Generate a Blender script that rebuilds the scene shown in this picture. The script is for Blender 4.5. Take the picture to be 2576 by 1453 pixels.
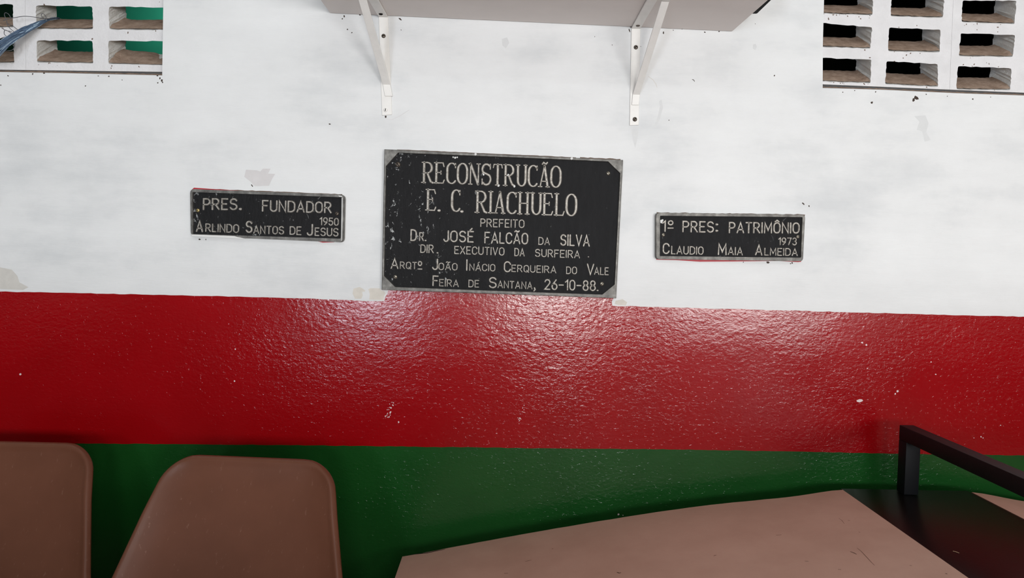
import bpy, bmesh, math, random
from mathutils import Vector, Matrix
from mathutils.geometry import delaunay_2d_cdt
from math import sin, cos, pi, radians as rad

for o in list(bpy.data.objects):
    bpy.data.objects.remove(o)
scene = bpy.context.scene
COL = scene.collection
random.seed(7)

# ------------------------------------------------------------------ camera
FPX, CX, CY = 1860.0, 1288.0, 726.5
CAM = Vector((0.0, -1.82, 1.30))
ROT = Matrix.Rotation(rad(-0.4), 3, 'Z') @ Matrix.Rotation(rad(90 - 2.65), 3, 'X') @ Matrix.Rotation(rad(1.2), 3, 'Z')
cd = bpy.data.cameras.new('camera')
cd.sensor_width = 36.0
cd.lens = FPX / 2576 * 36.0
cd.clip_start = 0.02
cam = bpy.data.objects.new('camera', cd)
cam.matrix_world = Matrix.Translation(CAM) @ ROT.to_4x4()
COL.objects.link(cam)
scene.camera = cam

# ------------------------------------------------------------------ world, light, exposure
w = bpy.data.worlds.new('sky')
scene.world = w
w.use_nodes = True
w.node_tree.nodes['Background'].inputs[0].default_value = (0.75, 0.85, 1.0, 1)
w.node_tree.nodes['Background'].inputs[1].default_value = 1.2
scene.view_settings.view_transform = 'Standard'
scene.view_settings.look = 'None'
scene.view_settings.exposure = 0.12
scene.view_settings.gamma = 1.0
scene.view_settings.use_curve_mapping = False

REAR = -5.6
# openings of the added rear wall: x0, x1, z0, z1; the sunlit yard shines in through their lower part
# (lamp z0, z1, watts, colour), the shaded sky through the rest
OPENINGS = [(-1.62, -1.08, 0.02, 2.2, 0.6, 1.7, 58, (0.82, 0.90, 1.0)),
            (0.08, 0.85, 0.02, 2.2, 0.55, 1.75, 96, (1.0, 0.985, 0.96)),
            (1.60, 3.25, 0.45, 2.2, 0.6, 1.75, 120, (1.0, 0.985, 0.97))]
for (x0, x1, _, _, z0, z1, e, c) in OPENINGS:
    L = bpy.data.lights.new('daylight', 'AREA')
    L.shape = 'RECTANGLE'
    L.size = x1 - x0
    L.size_y = z1 - z0
    L.energy = e
    L.color = c
    lo = bpy.data.objects.new('daylight', L)
    lo.location = ((x0 + x1) / 2, REAR - 0.05, (z0 + z1) / 2)
    lo.rotation_euler = (rad(90), 0, 0)
    COL.objects.link(lo)
# added fill light under the ceiling, brightens the upper wall
FILLS = [((0.2, -2.6, 2.93), 0.25, 1.3, 9)]
for (loc, sx, sy, e) in FILLS:
    L = bpy.data.lights.new('ceiling_fill', 'AREA')
    L.shape = 'RECTANGLE'
    L.size = sy
    L.size_y = sx
    L.energy = e
    L.color = (0.95, 0.98, 1.0)
    lo = bpy.data.objects.new('ceiling_fill', L)
    lo.location = loc
    COL.objects.link(lo)
# lamp in the dark room behind the pierced wall
L = bpy.data.lights.new('inner_lamp', 'POINT')
L.energy = 2.8
L.color = (1.0, 0.97, 0.9)
L.shadow_soft_size = 0.08
lo = bpy.data.objects.new('inner_lamp', L)
lo.location = (-1.22, 0.97, 2.26)
COL.objects.link(lo)

# ------------------------------------------------------------------ camera helpers: pixel -> point on a real plane
def ray(u, v):
    return ROT @ Vector(((u - CX) / FPX, -(v - CY) / FPX, -1.0))
def aty(u, v, y=0.0):
    r = ray(u, v)
    return CAM + r * ((y - CAM.y) / r.y)
def wxz(u, v, y=0.0):
    p = aty(u, v, y)
    return (p.x, p.z)

# ------------------------------------------------------------------ object helpers
def tag(o, label=None, cat=None, group=None, kind=None):
    if label: o['label'] = label
    if cat: o['category'] = cat
    if group: o['group'] = group
    if kind: o['kind'] = kind
    return o
def empty(name, loc, label=None, cat=None, group=None, kind=None, rz=0):
    o = bpy.data.objects.new(name, None)
    o.location = loc
    o.rotation_euler = (0, 0, rz)
    o.empty_display_size = 0.05
    COL.objects.link(o)
    return tag(o, label, cat, group, kind)
def obj(name, verts, faces, mats, parent=None, fmats=None, smooth=False, local=False, auto=None):
    """verts in world space (or in the parent's space when local)"""
    me = bpy.data.meshes.new(name)
    off = Vector((0, 0, 0))
    if parent and not local:
        q = parent
        while q:
            off += q.location
            q = q.parent
    me.from_pydata([tuple(Vector(v) - off) for v in verts], [], faces)
    if not isinstance(mats, (list, tuple)):
        mats = [mats]
    for m in mats:
        me.materials.append(m)
    if fmats:
        me.polygons.foreach_set('material_index', fmats)
    if smooth:
        me.polygons.foreach_set('use_smooth', [True] * len(me.polygons))
    bm = bmesh.new()
    bm.from_mesh(me)
    bmesh.ops.recalc_face_normals(bm, faces=bm.faces)
    bm.to_mesh(me)
    bm.free()
    if auto is not None:
        me.polygons.foreach_set('use_smooth', [True] * len(me.polygons))
        me.set_sharp_from_angle(angle=rad(auto))
    me.update()
    o = bpy.data.objects.new(name, me)
    COL.objects.link(o)
    if parent:
        o.parent = parent
    return o
class MB:
    def __init__(s):
        s.v, s.f, s.m = [], [], []
    def add(s, v, f, m=0):
        n = len(s.v)
        s.v += [Vector(p) for p in v]
        s.f += [tuple(i + n for i in q) for q in f]
        s.m += [m] * len(f)
    def box(s, a, b, m=0):
        (x0, y0, z0), (x1, y1, z1) = a, b
        s.hexa([(x0, y0, z0), (x1, y0, z0), (x1, y1, z0), (x0, y1, z0), (x0, y0, z1), (x1, y0, z1), (x1, y1, z1), (x0, y1, z1)], m)
    def hexa(s, p, m=0):
        s.add(p, [(0, 3, 2, 1), (4, 5, 6, 7), (0, 1, 5, 4), (1, 2, 6, 5), (2, 3, 7, 6), (3, 0, 4, 7)], m)
    def bevbox(s, a, b, r=0.003, m=0, mat=None):
        bm = bmesh.new()
        c = [(a[i] + b[i]) / 2 for i in range(3)]
        d = [abs(b[i] - a[i]) for i in range(3)]
        bmesh.ops.create_cube(bm, size=1, matrix=Matrix.Translation(c) @ Matrix.Diagonal((d[0], d[1], d[2], 1)))
        bmesh.ops.bevel(bm, geom=bm.edges[:], offset=r, segments=2, affect='EDGES', profile=0.6)
        vs = [v.co.copy() for v in bm.verts]
        if mat: vs = [mat @ v for v in vs]
        bm.verts.index_update()
        s.add(vs, [tuple(v.index for v in f.verts) for f in bm.faces], m)
        bm.free()
    def tube(s, pts, r, n=6, m=0, cap=True):
        pts = [Vector(p) for p in pts]
        rings = []
        up = Vector((0.13, 0.31, 0.94)).normalized()
        for i, p in enumerate(pts):
            t = (pts[min(i + 1, len(pts) - 1)] - pts[max(i - 1, 0)])
            if t.length < 1e-9: t = Vector((1, 0, 0))
            t.normalize()
            a = t.cross(up)
            if a.length < 1e-3: a = t.cross(Vector((1, 0, 0)))
            a.normalize()
            b = t.cross(a)
            rr = r[i] if isinstance(r, (list, tuple)) else r
            rings.append([p + (a * cos(2 * pi * k / n) + b * sin(2 * pi * k / n)) * rr for k in range(n)])
        v = [q for ring in rings for q in ring]
        f = []
        for i in range(len(pts) - 1):
            for k in range(n):
                f.append((i * n + k, i * n + (k + 1) % n, (i + 1) * n + (k + 1) % n, (i + 1) * n + k))
        if cap:
            f.append(tuple(range(n)))
            f.append(tuple((len(pts) - 1) * n + k for k in range(n)))
        s.add(v, f, m)
    def build(s, name, mats, parent=None, **k):
        return obj(name, s.v, s.f, mats, parent, fmats=s.m, **k)
    def flat(s, poly, y0, y1, m=0):
        """prism from an outline of (x, z) points between two depths"""
        n = len(poly)
        s.add([(x, y0, z) for x, z in poly] + [(x, y1, z) for x, z in poly],
              [tuple(range(n)), tuple(range(2 * n - 1, n - 1, -1))] + [(i, (i + 1) % n, n + (i + 1) % n, n + i) for i in range(n)], m)

def inside(p, poly):
    x, y = p
    c = False
    j = len(poly) - 1
    for i in range(len(poly)):
        xi, yi = poly[i]
        xj, yj = poly[j]
        if (yi > y) != (yj > y) and x < (xj - xi) * (y - yi) / (yj - yi) + xi:
            c = not c
        j = i
    return c
def cdt(loops):
    """constrained triangulation of a set of closed outlines in 2-D"""
    v, e = [], []
    for lp in loops:
        n = len(v)
        v += [Vector(p) for p in lp]
        e += [(n + i, n + (i + 1) % len(lp)) for i in range(len(lp))]
    r = delaunay_2d_cdt(v, e, [], 0, 1e-6)
    return [tuple(q) for q in r[0]], [tuple(f) for f in r[2]]

# ------------------------------------------------------------------ materials
def lin(c):
    return tuple((x / 255 / 12.92) if x / 255 <= 0.04045 else ((x / 255 + 0.055) / 1.055) ** 2.4 for x in c) + (1,)
class NT:
    def __init__(s, name):
        s.mat = bpy.data.materials.new(name)
        s.mat.use_nodes = True
        s.t = s.mat.node_tree
        s.b = s.t.nodes['Principled BSDF']
        s.co = s.t.nodes.new('ShaderNodeTexCoord').outputs['Object']
    def n(s, kind, **k):
        q = s.t.nodes.new('ShaderNode' + kind)
        for a, b in k.items():
            setattr(q, a, b)
        return q
    def l(s, a, b):
        s.t.links.new(a, b)
    def val(s, sock, x):
        if hasattr(x, 'default_value') or hasattr(x, 'is_linked'):
            s.l(x, sock)
        else:
            sock.default_value = x
    def mapping(s, scale=(1, 1, 1), loc=(0, 0, 0), src=None):
        m = s.n('Mapping')
        m.inputs['Scale'].default_value = scale
        m.inputs['Location'].default_value = loc
        s.l(src or s.co, m.inputs[0])
        return m.outputs[0]
    def noise(s, scale, detail=4, rough=0.55, vec=None, dist=0.0):
        q = s.n('TexNoise')
        q.inputs['Scale'].default_value = scale
        q.inputs['Detail'].default_value = detail
        q.inputs['Roughness'].default_value = rough
        q.inputs['Distortion'].default_value = dist
        s.l(vec or s.co, q.inputs['Vector'])
        return q.outputs['Fac']
    def ramp(s, src, stops):
        q = s.n('ValToRGB')
        el = q.color_ramp.elements
        while len(el) > 1: el.remove(el[-1])
        for i, (p, c) in enumerate(stops):
            if i == 0:
                e = el[0]
                e.position = p
            else:
                e = el.new(p)
            e.color = c if isinstance(c, tuple) else (c, c, c, 1)
        s.l(src, q.inputs[0])
        return q.outputs['Color']
    def mix(s, f, a, b):
        q = s.n('Mix', data_type='RGBA')
        s.val(q.inputs[0], f)
        s.val(q.inputs[6], a)
        s.val(q.inputs[7], b)
        return q.outputs[2]
    def math(s, op, a, b=0.0):
        q = s.n('Math', operation=op)
        s.val(q.inputs[0], a)
        s.val(q.inputs[1], b)
        return q.outputs[0]
    def bump(s, h, strength=0.3, dist=0.002, prev=None):
        q = s.n('Bump')
        q.inputs['Strength'].default_value = strength
        q.inputs['Distance'].default_value = dist
        s.l(h, q.inputs['Height'])
        if prev: s.l(prev, q.inputs['Normal'])
        s.l(q.outputs[0], s.b.inputs['Normal'])
        return q.outputs[0]
    def base(s, c, rough=0.5, spec=0.5, metal=0.0):
        s.val(s.b.inputs['Base Color'], c)
        s.val(s.b.inputs['Roughness'], rough)
        s.b.inputs['Specular IOR Level'].default_value = spec
        s.b.inputs['Metallic'].default_value = metal

M = {}
def simple(name, c, rough=0.5, spec=0.5, metal=0.0, var=0.0, vs=20, bump=0.0, bs=200, bd=0.001):
    t = NT(name)
    col = lin(c)
    if var:
        lo_ = tuple(x * (1 - var) for x in col[:3]) + (1,)
        hi_ = tuple(min(1, x * (1 + var)) for x in col[:3]) + (1,)
        col = t.ramp(t.noise(vs, 5, 0.6), [(0.3, lo_), (0.7, hi_)])
    t.base(col, rough, spec, metal)
    if bump: t.bump(t.noise(bs, 4, 0.6), bump, bd)
    M[name] = t.mat
    return t

# white wall paint: faint mottling, horizontal brush strokes
t = NT('white_paint')
m1 = t.noise(2.2, 6, 0.62)
m2 = t.noise(9, 5, 0.6, t.mapping((0.5, 1, 1.6)))
mm = t.math('ADD', t.math('MULTIPLY', m1, 0.6), t.math('MULTIPLY', m2, 0.4))
col = t.ramp(mm, [(0.36, lin((203, 205, 206))), (0.5, lin((219, 220, 220))), (0.66, lin((226, 227, 227)))])
t.base(col, 0.6, 0.3)
b1 = t.bump(t.noise(60, 5, 0.6, t.mapping((0.35, 1, 2.2))), 0.25, 0.003)
t.bump(t.noise(420, 3, 0.6), 0.12, 0.0008, b1)
M['white_paint'] = t.mat

def gloss(name, c1, c2, rough):
    t = NT(name)
    t.base(t.ramp(t.noise(5, 4), [(0.3, lin(c1)), (0.7, lin(c2))]), rough, 0.42)
    # gloss paint rolled over rough plaster: orange peel with horizontal drag and random pimples
    a = t.noise(120, 3, 0.55, t.mapping((0.75, 1, 1.15)), 0.35)
    b = t.noise(36, 3, 0.5, t.mapping((0.7, 1, 1.3)))
    p = t.noise(150, 2, 0.5, t.mapping((0.7, 1, 1.0), (0.37, 0, 0.81)))
    p = t.math('MULTIPLY', t.math('MAXIMUM', t.math('SUBTRACT', p, 0.62), 0.0), 2.4)
    h = t.math('ADD', t.math('MULTIPLY', a, 0.5), t.math('MULTIPLY', b, 0.4))
    h = t.math('ADD', h, p)
    amp = t.ramp(t.noise(4.5, 3, 0.5, t.mapping((0.6, 1, 1.0), (3.1, 0, 1.7))), [(0.38, 0.3), (0.62, 1.0)])
    h = t.math('MULTIPLY', h, amp)
    t.bump(h, 0.5, 0.0036)
    M[name] = t.mat
gloss('red_paint', (140, 4, 10), (150, 6, 14), 0.16)
gloss('green_paint', (20, 70, 26), (24, 78, 30), 0.2)

simple('grey_patch', (206, 203, 203), 0.7, 0.2, var=0.05, vs=30)
simple('beige_patch', (207, 202, 193), 0.7, 0.2, var=0.06, vs=60)
simple('damp_stain', (202, 199, 193), 0.7, 0.2, var=0.06, vs=50)
simple('grime_and_shade', (112, 96, 86), 0.9, 0.1)
simple('faint_smudge', (209, 210, 210), 0.7, 0.2, var=0.03, vs=80)
simple('dark_speck', (70, 60, 55), 0.9, 0.1)
simple('chip_and_glint', (225, 205, 205), 0.7, 0.2)
simple('block_paint', (216, 215, 216), 0.7, 0.2, var=0.05, vs=25, bump=0.5, bs=160, bd=0.003)
t = NT('block_inner')
t.base(t.ramp(t.noise(60, 6, 0.7), [(0.27, lin((150, 146, 142))), (0.35, lin((232, 233, 230))), (0.7, lin((241, 241, 238)))]), 0.9, 0.1)
t.bump(t.noise(210, 5, 0.7), 0.7, 0.004)
M['block_inner'] = t.mat
t = NT('dirt')
t.base(t.ramp(t.noise(45, 6, 0.7), [(0.3, lin((142, 120, 104))), (0.55, lin((178, 155, 138))), (0.75, lin((200, 178, 160)))]), 0.95, 0.05)
t.bump(t.noise(260, 5, 0.7), 0.8, 0.004)
M['dirt'] = t.mat
simple('teal_paint', (38, 150, 122), 0.6, 0.3, var=0.1, vs=6)
simple('inner_dark', (46, 42, 34), 0.9, 0.1)
simple('inner_shade', (16, 50, 36), 0.8, 0.2)  # dark tone standing in for light falling off in the room
simple('plaster_grey', (150, 148, 142), 0.9, 0.2, var=0.08, vs=8)
simple('plaster_dark', (112, 108, 102), 0.9, 0.2, var=0.08, vs=8)
simple('ceiling_paint', (205, 205, 203), 0.9, 0.2, var=0.04, vs=5)
simple('floor_cement', (76, 63, 56), 0.7, 0.2, var=0.12, vs=7)

# plaque metal: dull cast aluminium
t = NT('plaque_rim')
t.base(t.ramp(t.noise(55, 6, 0.65), [(0.3, lin((72, 70, 67))), (0.55, lin((104, 102, 98))), (0.75, lin((136, 134, 129)))]), 0.5, 0.5, 0.55)
t.bump(t.noise(300, 4, 0.6), 0.35, 0.001)
M['plaque_rim'] = t.mat
t = NT('plaque_letter')
t.base(t.ramp(t.noise(160, 5, 0.7), [(0.32, lin((108, 102, 95))), (0.55, lin((160, 155, 147))), (0.8, lin((180, 176, 168)))]), 0.5, 0.5, 0.45)
t.bump(t.noise(420, 4, 0.6), 0.4, 0.001)
M['plaque_letter'] = t.mat
def plaque_face(name, stops, x0, x1, hi):
    """black paint with flaked white flecks, thick at x0 and thin towards x1 (object space)"""
    t = NT(name)
    fl = t.noise(90, 6, 0.74, t.mapping((1.15, 1, 0.8)), 0.8)
    cl = t.noise(14, 3, 0.6)
    sx = t.n('SeparateXYZ')
    t.l(t.co, sx.inputs[0])
    mr = t.n('MapRange')
    mr.inputs['From Min'].default_value = x0
    mr.inputs['From Max'].default_value = x1
    mr.inputs['To Min'].default_value = hi
    mr.inputs['To Max'].default_value = 0.0
    t.l(sx.outputs[0], mr.inputs['Value'])
    k = t.math('ADD', t.math('ADD', fl, mr.outputs[0]), t.math('MULTIPLY', t.math('SUBTRACT', cl, 0.5), 0.28))
    mask = t.ramp(k, stops)
    dk = t.ramp(t.noise(48, 5, 0.7, t.mapping((2.2, 1, 0.5))), [(0.3, lin((9, 9, 11))), (0.7, lin((22, 22, 24)))])
    t.base(t.mix(mask, dk, lin((176, 178, 178))), 0.6, 0.2)
    t.bump(t.noise(170, 5, 0.7, t.mapping((1.6, 1, 0.6))), 0.55, 0.0022)
    M[name] = t.mat
plaque_face('black_enamel', [(0.70, 0.0), (0.725, 0.9)], -0.31, 0.06, 0.10)
plaque_face('black_enamel_worn', [(0.68, 0.0), (0.73, 0.75)], -0.22, 0.12, 0.09)
plaque_face('black_enamel_dusty', [(0.66, 0.0), (0.80, 0.40)], -0.6, 0.6, 0.02)
simple('screw_metal', (150, 144, 132), 0.35, 0.5, 0.8)
simple('screw_dark', (92, 84, 76), 0.45, 0.5, 0.6)
simple('screw_brass', (190, 172, 120), 0.35, 0.5, 0.8)
simple('slot_dark', (24, 20, 18), 0.9, 0.1)
simple('chip_white', (214, 214, 212), 0.7, 0.2)
simple('red_residue', (170, 24, 40), 0.5, 0.4)

simple('shelf_white', (228, 221, 217), 0.55, 0.35, var=0.03, vs=9, bump=0.08, bs=90)
simple('bracket_white', (228, 226, 222), 0.32, 0.5, var=0.04, vs=40, bump=0.1, bs=60)
simple('rust', (96, 62, 40), 0.9, 0.1, var=0.3, vs=200)
simple('black_plastic', (8, 8, 8), 0.8, 0.1)
t = NT('brown_plastic')
sc = t.noise(26, 5, 0.7, t.mapping((5.5, 5.5, 0.55)))
bs_ = t.ramp(t.noise(4.5, 4, 0.6), [(0.3, lin((100, 60, 42))), (0.7, lin((116, 72, 53)))])
t.base(t.mix(t.ramp(sc, [(0.62, 0.0), (0.72, 0.28)]), bs_, lin((176, 140, 122))), 0.4, 0.32)
t.bump(t.noise(700, 2, 0.5), 0.08, 0.0004)
M['brown_plastic'] = t.mat
simple('black_metal', (20, 19, 20), 0.35, 0.5, bump=0.15, bs=150)
simple('net_metal', (11, 13, 17), 0.55, 0.2, bump=0.15, bs=120)
t = NT('beige_board')
sp = t.noise(75, 4, 0.7, t.mapping((1, 0.55, 1)))
bg = t.ramp(t.noise(8, 5, 0.6), [(0.3, lin((184, 146, 129))), (0.7, lin((197, 159, 142)))])
t.base(t.mix(t.ramp(sp, [(0.73, 0.0), (0.76, 0.6)]), bg, lin((112, 84, 72))), 0.5, 0.3)
M['beige_board'] = t.mat
simple('board_scratch', (96, 70, 58), 0.8, 0.1)
simple('chip_wood', (214, 186, 150), 0.8, 0.1)
simple('board_edge', (120, 92, 76), 0.7, 0.2)
simple('black_board', (9, 8, 8), 0.32, 0.16, bump=0.12, bs=120)
simple('blue_fibre', (84, 104, 128), 0.6, 0.3, var=0.2, vs=60)
simple('pale_fibre', (164, 186, 202), 0.6, 0.3)
simple('grey_wire', (92, 92, 96), 0.6, 0.3)

# ------------------------------------------------------------------ the pierced wall (y = 0)
def jag(pts, amp, step, seed):
    r = random.Random(seed)
    out = []
    for (a, b) in zip(pts, pts[1:]):
        d = math.hypot(b[0] - a[0], b[1] - a[1])
        n = max(1, int(d / step))
        for i in range(n):
            s = i / n
            out.append((a[0] + (b[0] - a[0]) * s, a[1] + (b[1] - a[1]) * s + (r.uniform(-amp, amp) if i else 0)))
    out.append(pts[-1])
    return out
red_top_px = jag([(-300, 727), (0, 733), (400, 741), (690, 748), (830, 752.5), (900, 755.5), (935, 757), (967, 757)], 0.8, 14, 1) + \
    [(967.5, 751), (969, 747), (974, 739), (976, 733), (980, 722)] + \
    [(1542, 735), (1543, 752), (1539, 757), (1540, 766)] + jag([(1541, 768.5), (1700, 773), (1960, 780), (2240, 787.5), (2420, 792.5), (2576, 796), (2900, 804)], 0.9, 14, 2)
grn_top_px = jag([(-300, 1107), (240, 1115), (700, 1118.5), (1290, 1126), (1700, 1130), (2000, 1135), (2240, 1140.5), (2576, 1145), (2900, 1150)], 0.8, 16, 3)
RT = [wxz(*p) for p in red_top_px]
GT = [wxz(*p) for p in grn_top_px]
WX, WZ = 3.5, 3.0
RT = [(-WX, RT[0][1] + 0.0)] + RT + [(WX, RT[-1][1] - 0.015)]
GT = [(-WX, GT[0][1])] + GT + [(WX, GT[-1][1])]
def px_loop(pts, y=0.0):
    return [wxz(u, v, y) for u, v in pts]
# window holes (edges where the photo shows them; beyond the frame they carry on)
lb = [wxz(0, 181), wxz(150, 183.5), wxz(300, 187), wxz(408, 189.5), wxz(411, 0)]
slope = (lb[2][1] - lb[0][1]) / (lb[2][0] - lb[0][0])
HL = [(-1.48, lb[0][1] + slope * (-1.48 - lb[0][0]))] + lb[:4] + [lb[4], (lb[4][0] + 0.002, 2.09), (-1.48, 2.09)]
rb = [wxz(2073, 0), wxz(2070, 110), wxz(2069.5, 221), wxz(2230, 226), wxz(2400, 234), wxz(2576, 240)]
HR = [(rb[0][0] + 0.01, 2.09)] + rb + [(1.45, rb[-1][1] - 0.003), (1.45, 2.09)]
HR.reverse()
Z2 = 0.1708
def Zp(pts, ox, oy, s):
    return [(ox + x * s, oy + y * s) for x, y in pts]
patches = []   # (material, loop px)
patches.append(('grey_patch', Zp([(930, 155), (1090, 165), (1140, 182), (1178, 140), (1292, 140), (1255, 213), (1360, 218), (1310, 300), (1270, 392), (1060, 400), (1000, 335), (905, 260)], 460, 400, Z2)))
patches.append(('damp_stain', [(-60, 668), (0, 672), (30, 678), (44, 694), (49, 710), (72, 722), (58, 729), (12, 727), (-60, 724)]))
patches.append(('beige_patch', Zp([(1150, 70), (1350, 20), (1430, 60), (1530, 130), (1520, 170), (1430, 170), (1450, 300), (1400, 400), (1200, 400), (1120, 230)], 800, 720, 0.0776)))
patches.append(('beige_patch', Zp([(1630, 95), (1700, 55), (2000, 60), (2060, 140), (2150, 150), (2190, 230), (2140, 300), (2120, 440), (1660, 430), (1680, 250)], 800, 720, 0.0776)))
patches.append(('beige_patch', [(1549, 756), (1566, 752), (1578, 760), (1574, 768), (1556, 767), (1546, 764)]))
patches.append(('faint_smudge', [(2300, 292), (2328, 290), (2336, 310), (2330, 332), (2341, 352), (2326, 356), (2320, 330), (2306, 326), (2313, 306)]))
patches.append(('faint_smudge', [(1894, 112), (1901, 110), (1904, 117), (1900, 126), (1894, 122)]))
patches.append(('faint_smudge', [(1658, 255), (1664, 250), (1668, 270), (1660, 300), (1648, 322), (1646, 316), (1655, 292), (1660, 268)]))
patches.append(('faint_smudge', [(1586, 318), (1607, 319), (1604, 345), (1598, 372), (1592, 352), (1589, 334)]))
patches.append(('faint_smudge', [(1262, 98), (1276, 94), (1281, 108), (1272, 122), (1264, 114)]))
def curve_patch(mat, pts, wd):
    L1, L2 = [], []
    for i, p in enumerate(pts):
        a = pts[max(i - 1, 0)]
        b = pts[min(i + 1, len(pts) - 1)]
        d = math.hypot(b[0] - a[0], b[1] - a[1])
        nx, ny = -(b[1] - a[1]) / d, (b[0] - a[0]) / d
        k = wd * (0.35 + 0.65 * sin(pi * (i + 0.5) / len(pts)))
        L1.append((p[0] + nx * k, p[1] + ny * k))
        L2.append((p[0] - nx * k, p[1] - ny * k))
    patches.append((mat, L1 + L2[::-1]))
curve_patch('damp_stain', [(1631, 192), (1643, 201), (1650, 211), (1653, 220)], 0.9)
curve_patch('dark_speck', [(1741, 199.5), (1745, 201), (1747.5, 205)], 0.9)
curve_patch('grey_patch', [(963, 297), (985, 301), (1005, 292), (1022, 281), (1030, 276)], 0.6)
def speck(u, v, r, mat='dark_speck', el=1.0, ang=0.0, seed=0):
    q = random.Random(int(u * 13 + v * 7) + seed)
    n = q.randint(5, 8)
    lp = []
    for i in range(n):
        a = 2 * pi * i / n
        k = r * q.uniform(0.55, 1.1)
        x, y = k * cos(a) * el, k * sin(a)
        lp.append((u + x * cos(ang) - y * sin(ang), v + x * sin(ang) + y * cos(ang)))
    patches.append((mat, lp))
for (u, v, r, el, an) in [(905, 37, 2.5, 1, 0), (866, 41, 2, 2, 1.3), (861, 47, 2, 1, 0), (931, 53, 3, 1, 0), (930, 57, 2.5, 1.4, 0.5), (932, 46, 2, 1, 0), (874, 74, 2, 1, 0), (885, 82, 2, 1, 0),
                          (1007, 48, 2, 3, 0.6), (829, 312, 2, 1.6, 0.2), (1009, 75, 1.2, 2, 1), (1566, 64, 2, 2, 0.2), (1583, 76, 2, 3, 1.2), (1587, 67, 3, 1.6, 0.6), (1669, 82, 2, 2.2, 1.5),
                          (1694, 76, 1.5, 1, 0), (1716, 73, 1.5, 1, 0), (1773, 81, 1.7, 2, 0.2), (1809, 79, 2, 1.5, 0), (1683, 302, 1.8, 1, 0), (1612, 117, 1.2, 1, 0), (1496, 92, 1.3, 1, 0), (1540, 113, 1.2, 1, 0),
                          (2298, 252, 7, 0.6, 0.2), (2304, 246, 5, 1.6, 0.4), (2193, 258, 4, 0.7, 0.4), (2447, 249, 2.5, 1, 0), (2203, 231, 2, 1, 0), (2535, 224, 2, 1, 0), (2383, 242, 1.5, 1, 0), (2492, 244, 1.5, 1, 0),
                          (1948, 190, 2.6, 0.7, 0.2), (2035, 518, 2.6, 1, 0), (2021, 512, 2, 3, 0.7), (633, 465.5, 2, 1, 0), (635, 468, 1.8, 1, 0), (402, 197, 4.5, 0.6, 0), (407, 202, 4, 0.7, 0.3), (409, 207, 2.5, 1, 0),
                          (396, 190, 3, 0.8, 0), (82, 186, 2.6, 1, 0), (20, 190, 2, 1.4, 0.5), (111, 184, 2, 1.5, 0), (274, 192, 2, 1.2, 0), (307, 201, 1.6, 1, 0), (215, 216, 2, 1, 0), (397, 208, 2, 1, 0), (247, 191, 1.4, 1.5, 0),
                          (2, 214, 2, 1, 0), (502, 602, 2.5, 1.3, 0.3), (518, 602, 2.2, 0.7, 0), (1932, 660, 4.5, 1.3, 0), (1870, 659, 1.6, 1, 0), (1836, 654, 1.5, 1, 0), (1989, 663, 2, 1, 0), (1993, 661, 2.5, 1, 0),
                          (970, 293.5, 3.2, 1.0, 0), (2120, 232, 2, 1, 0), (2150, 228, 1.6, 1, 0), (2330, 237, 1.8, 1, 0), (1900, 60, 1.2, 1, 0)]:
    speck(u, v, r, 'dark_speck', el, an)
for (u, v, r, el, an) in [(51, 941, 3.5, 1.1, 0), (590, 958, 2.6, 1, 0), (592, 878, 2.2, 1.2, 0), (2162, 1007, 4.5, 2.1, 0.02), (2258, 984, 3, 1.4, -0.6), (2252, 990, 2.4, 1, 0), (2468, 1098, 2.2, 1, 0), (2473, 1101, 2.0, 1, 0),
                          (1003, 1061, 2.8, 0.9, 0), (2342, 910, 2, 1, 0), (2354, 941, 2, 1, 0), (2182, 926, 1.6, 1, 0), (2169, 861, 3, 1.3, 0.2), (2180, 867, 2.6, 1.3, 0.4), (1556, 1293, 2.6, 1.2, 0), (1567, 1295, 1.5, 1, 0),
                          (2517, 1069, 1.6, 1, 0), (2450, 1101, 1.3, 1, 0)]:
    speck(u, v, r, 'chip_and_glint', el, an)
q = random.Random(5)
for i in range(26):  # flecks that paint the glint of a scrape into the colour
    s = q.random()
    speck(988 - 14 * s + q.uniform(-6, 6), 1008 + 42 * s + q.uniform(-3, 3), q.uniform(0.8, 2.0), 'chip_and_glint', 1.3, q.uniform(0, 3), i)
for i in range(14):  # second scrape, its glint drawn with pale flecks as well
    s = q.random()
    speck(1318 - 16 * s + q.uniform(-4, 4), 1020 + 45 * s + q.uniform(-3, 3), q.uniform(0.7, 1.4), 'chip_and_glint', 1.3, q.uniform(0, 3), i)
# red primer peeping out round the small plaques
patches.append(('red_residue', [(1649, 640), (1655, 585), (1660, 640), (2010, 648), (2016, 658), (2008, 659), (1960, 656), (1836, 657.5), (1760, 658), (1700, 654), (1651, 653)]))
patches.append(('red_residue', [(483, 476), (488, 471.8), (530, 474.6), (600, 479.2), (600, 484), (488, 480)]))
patches.append(('red_residue', [(800, 607.5), (812, 610), (840, 609), (850, 606)]))

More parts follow.
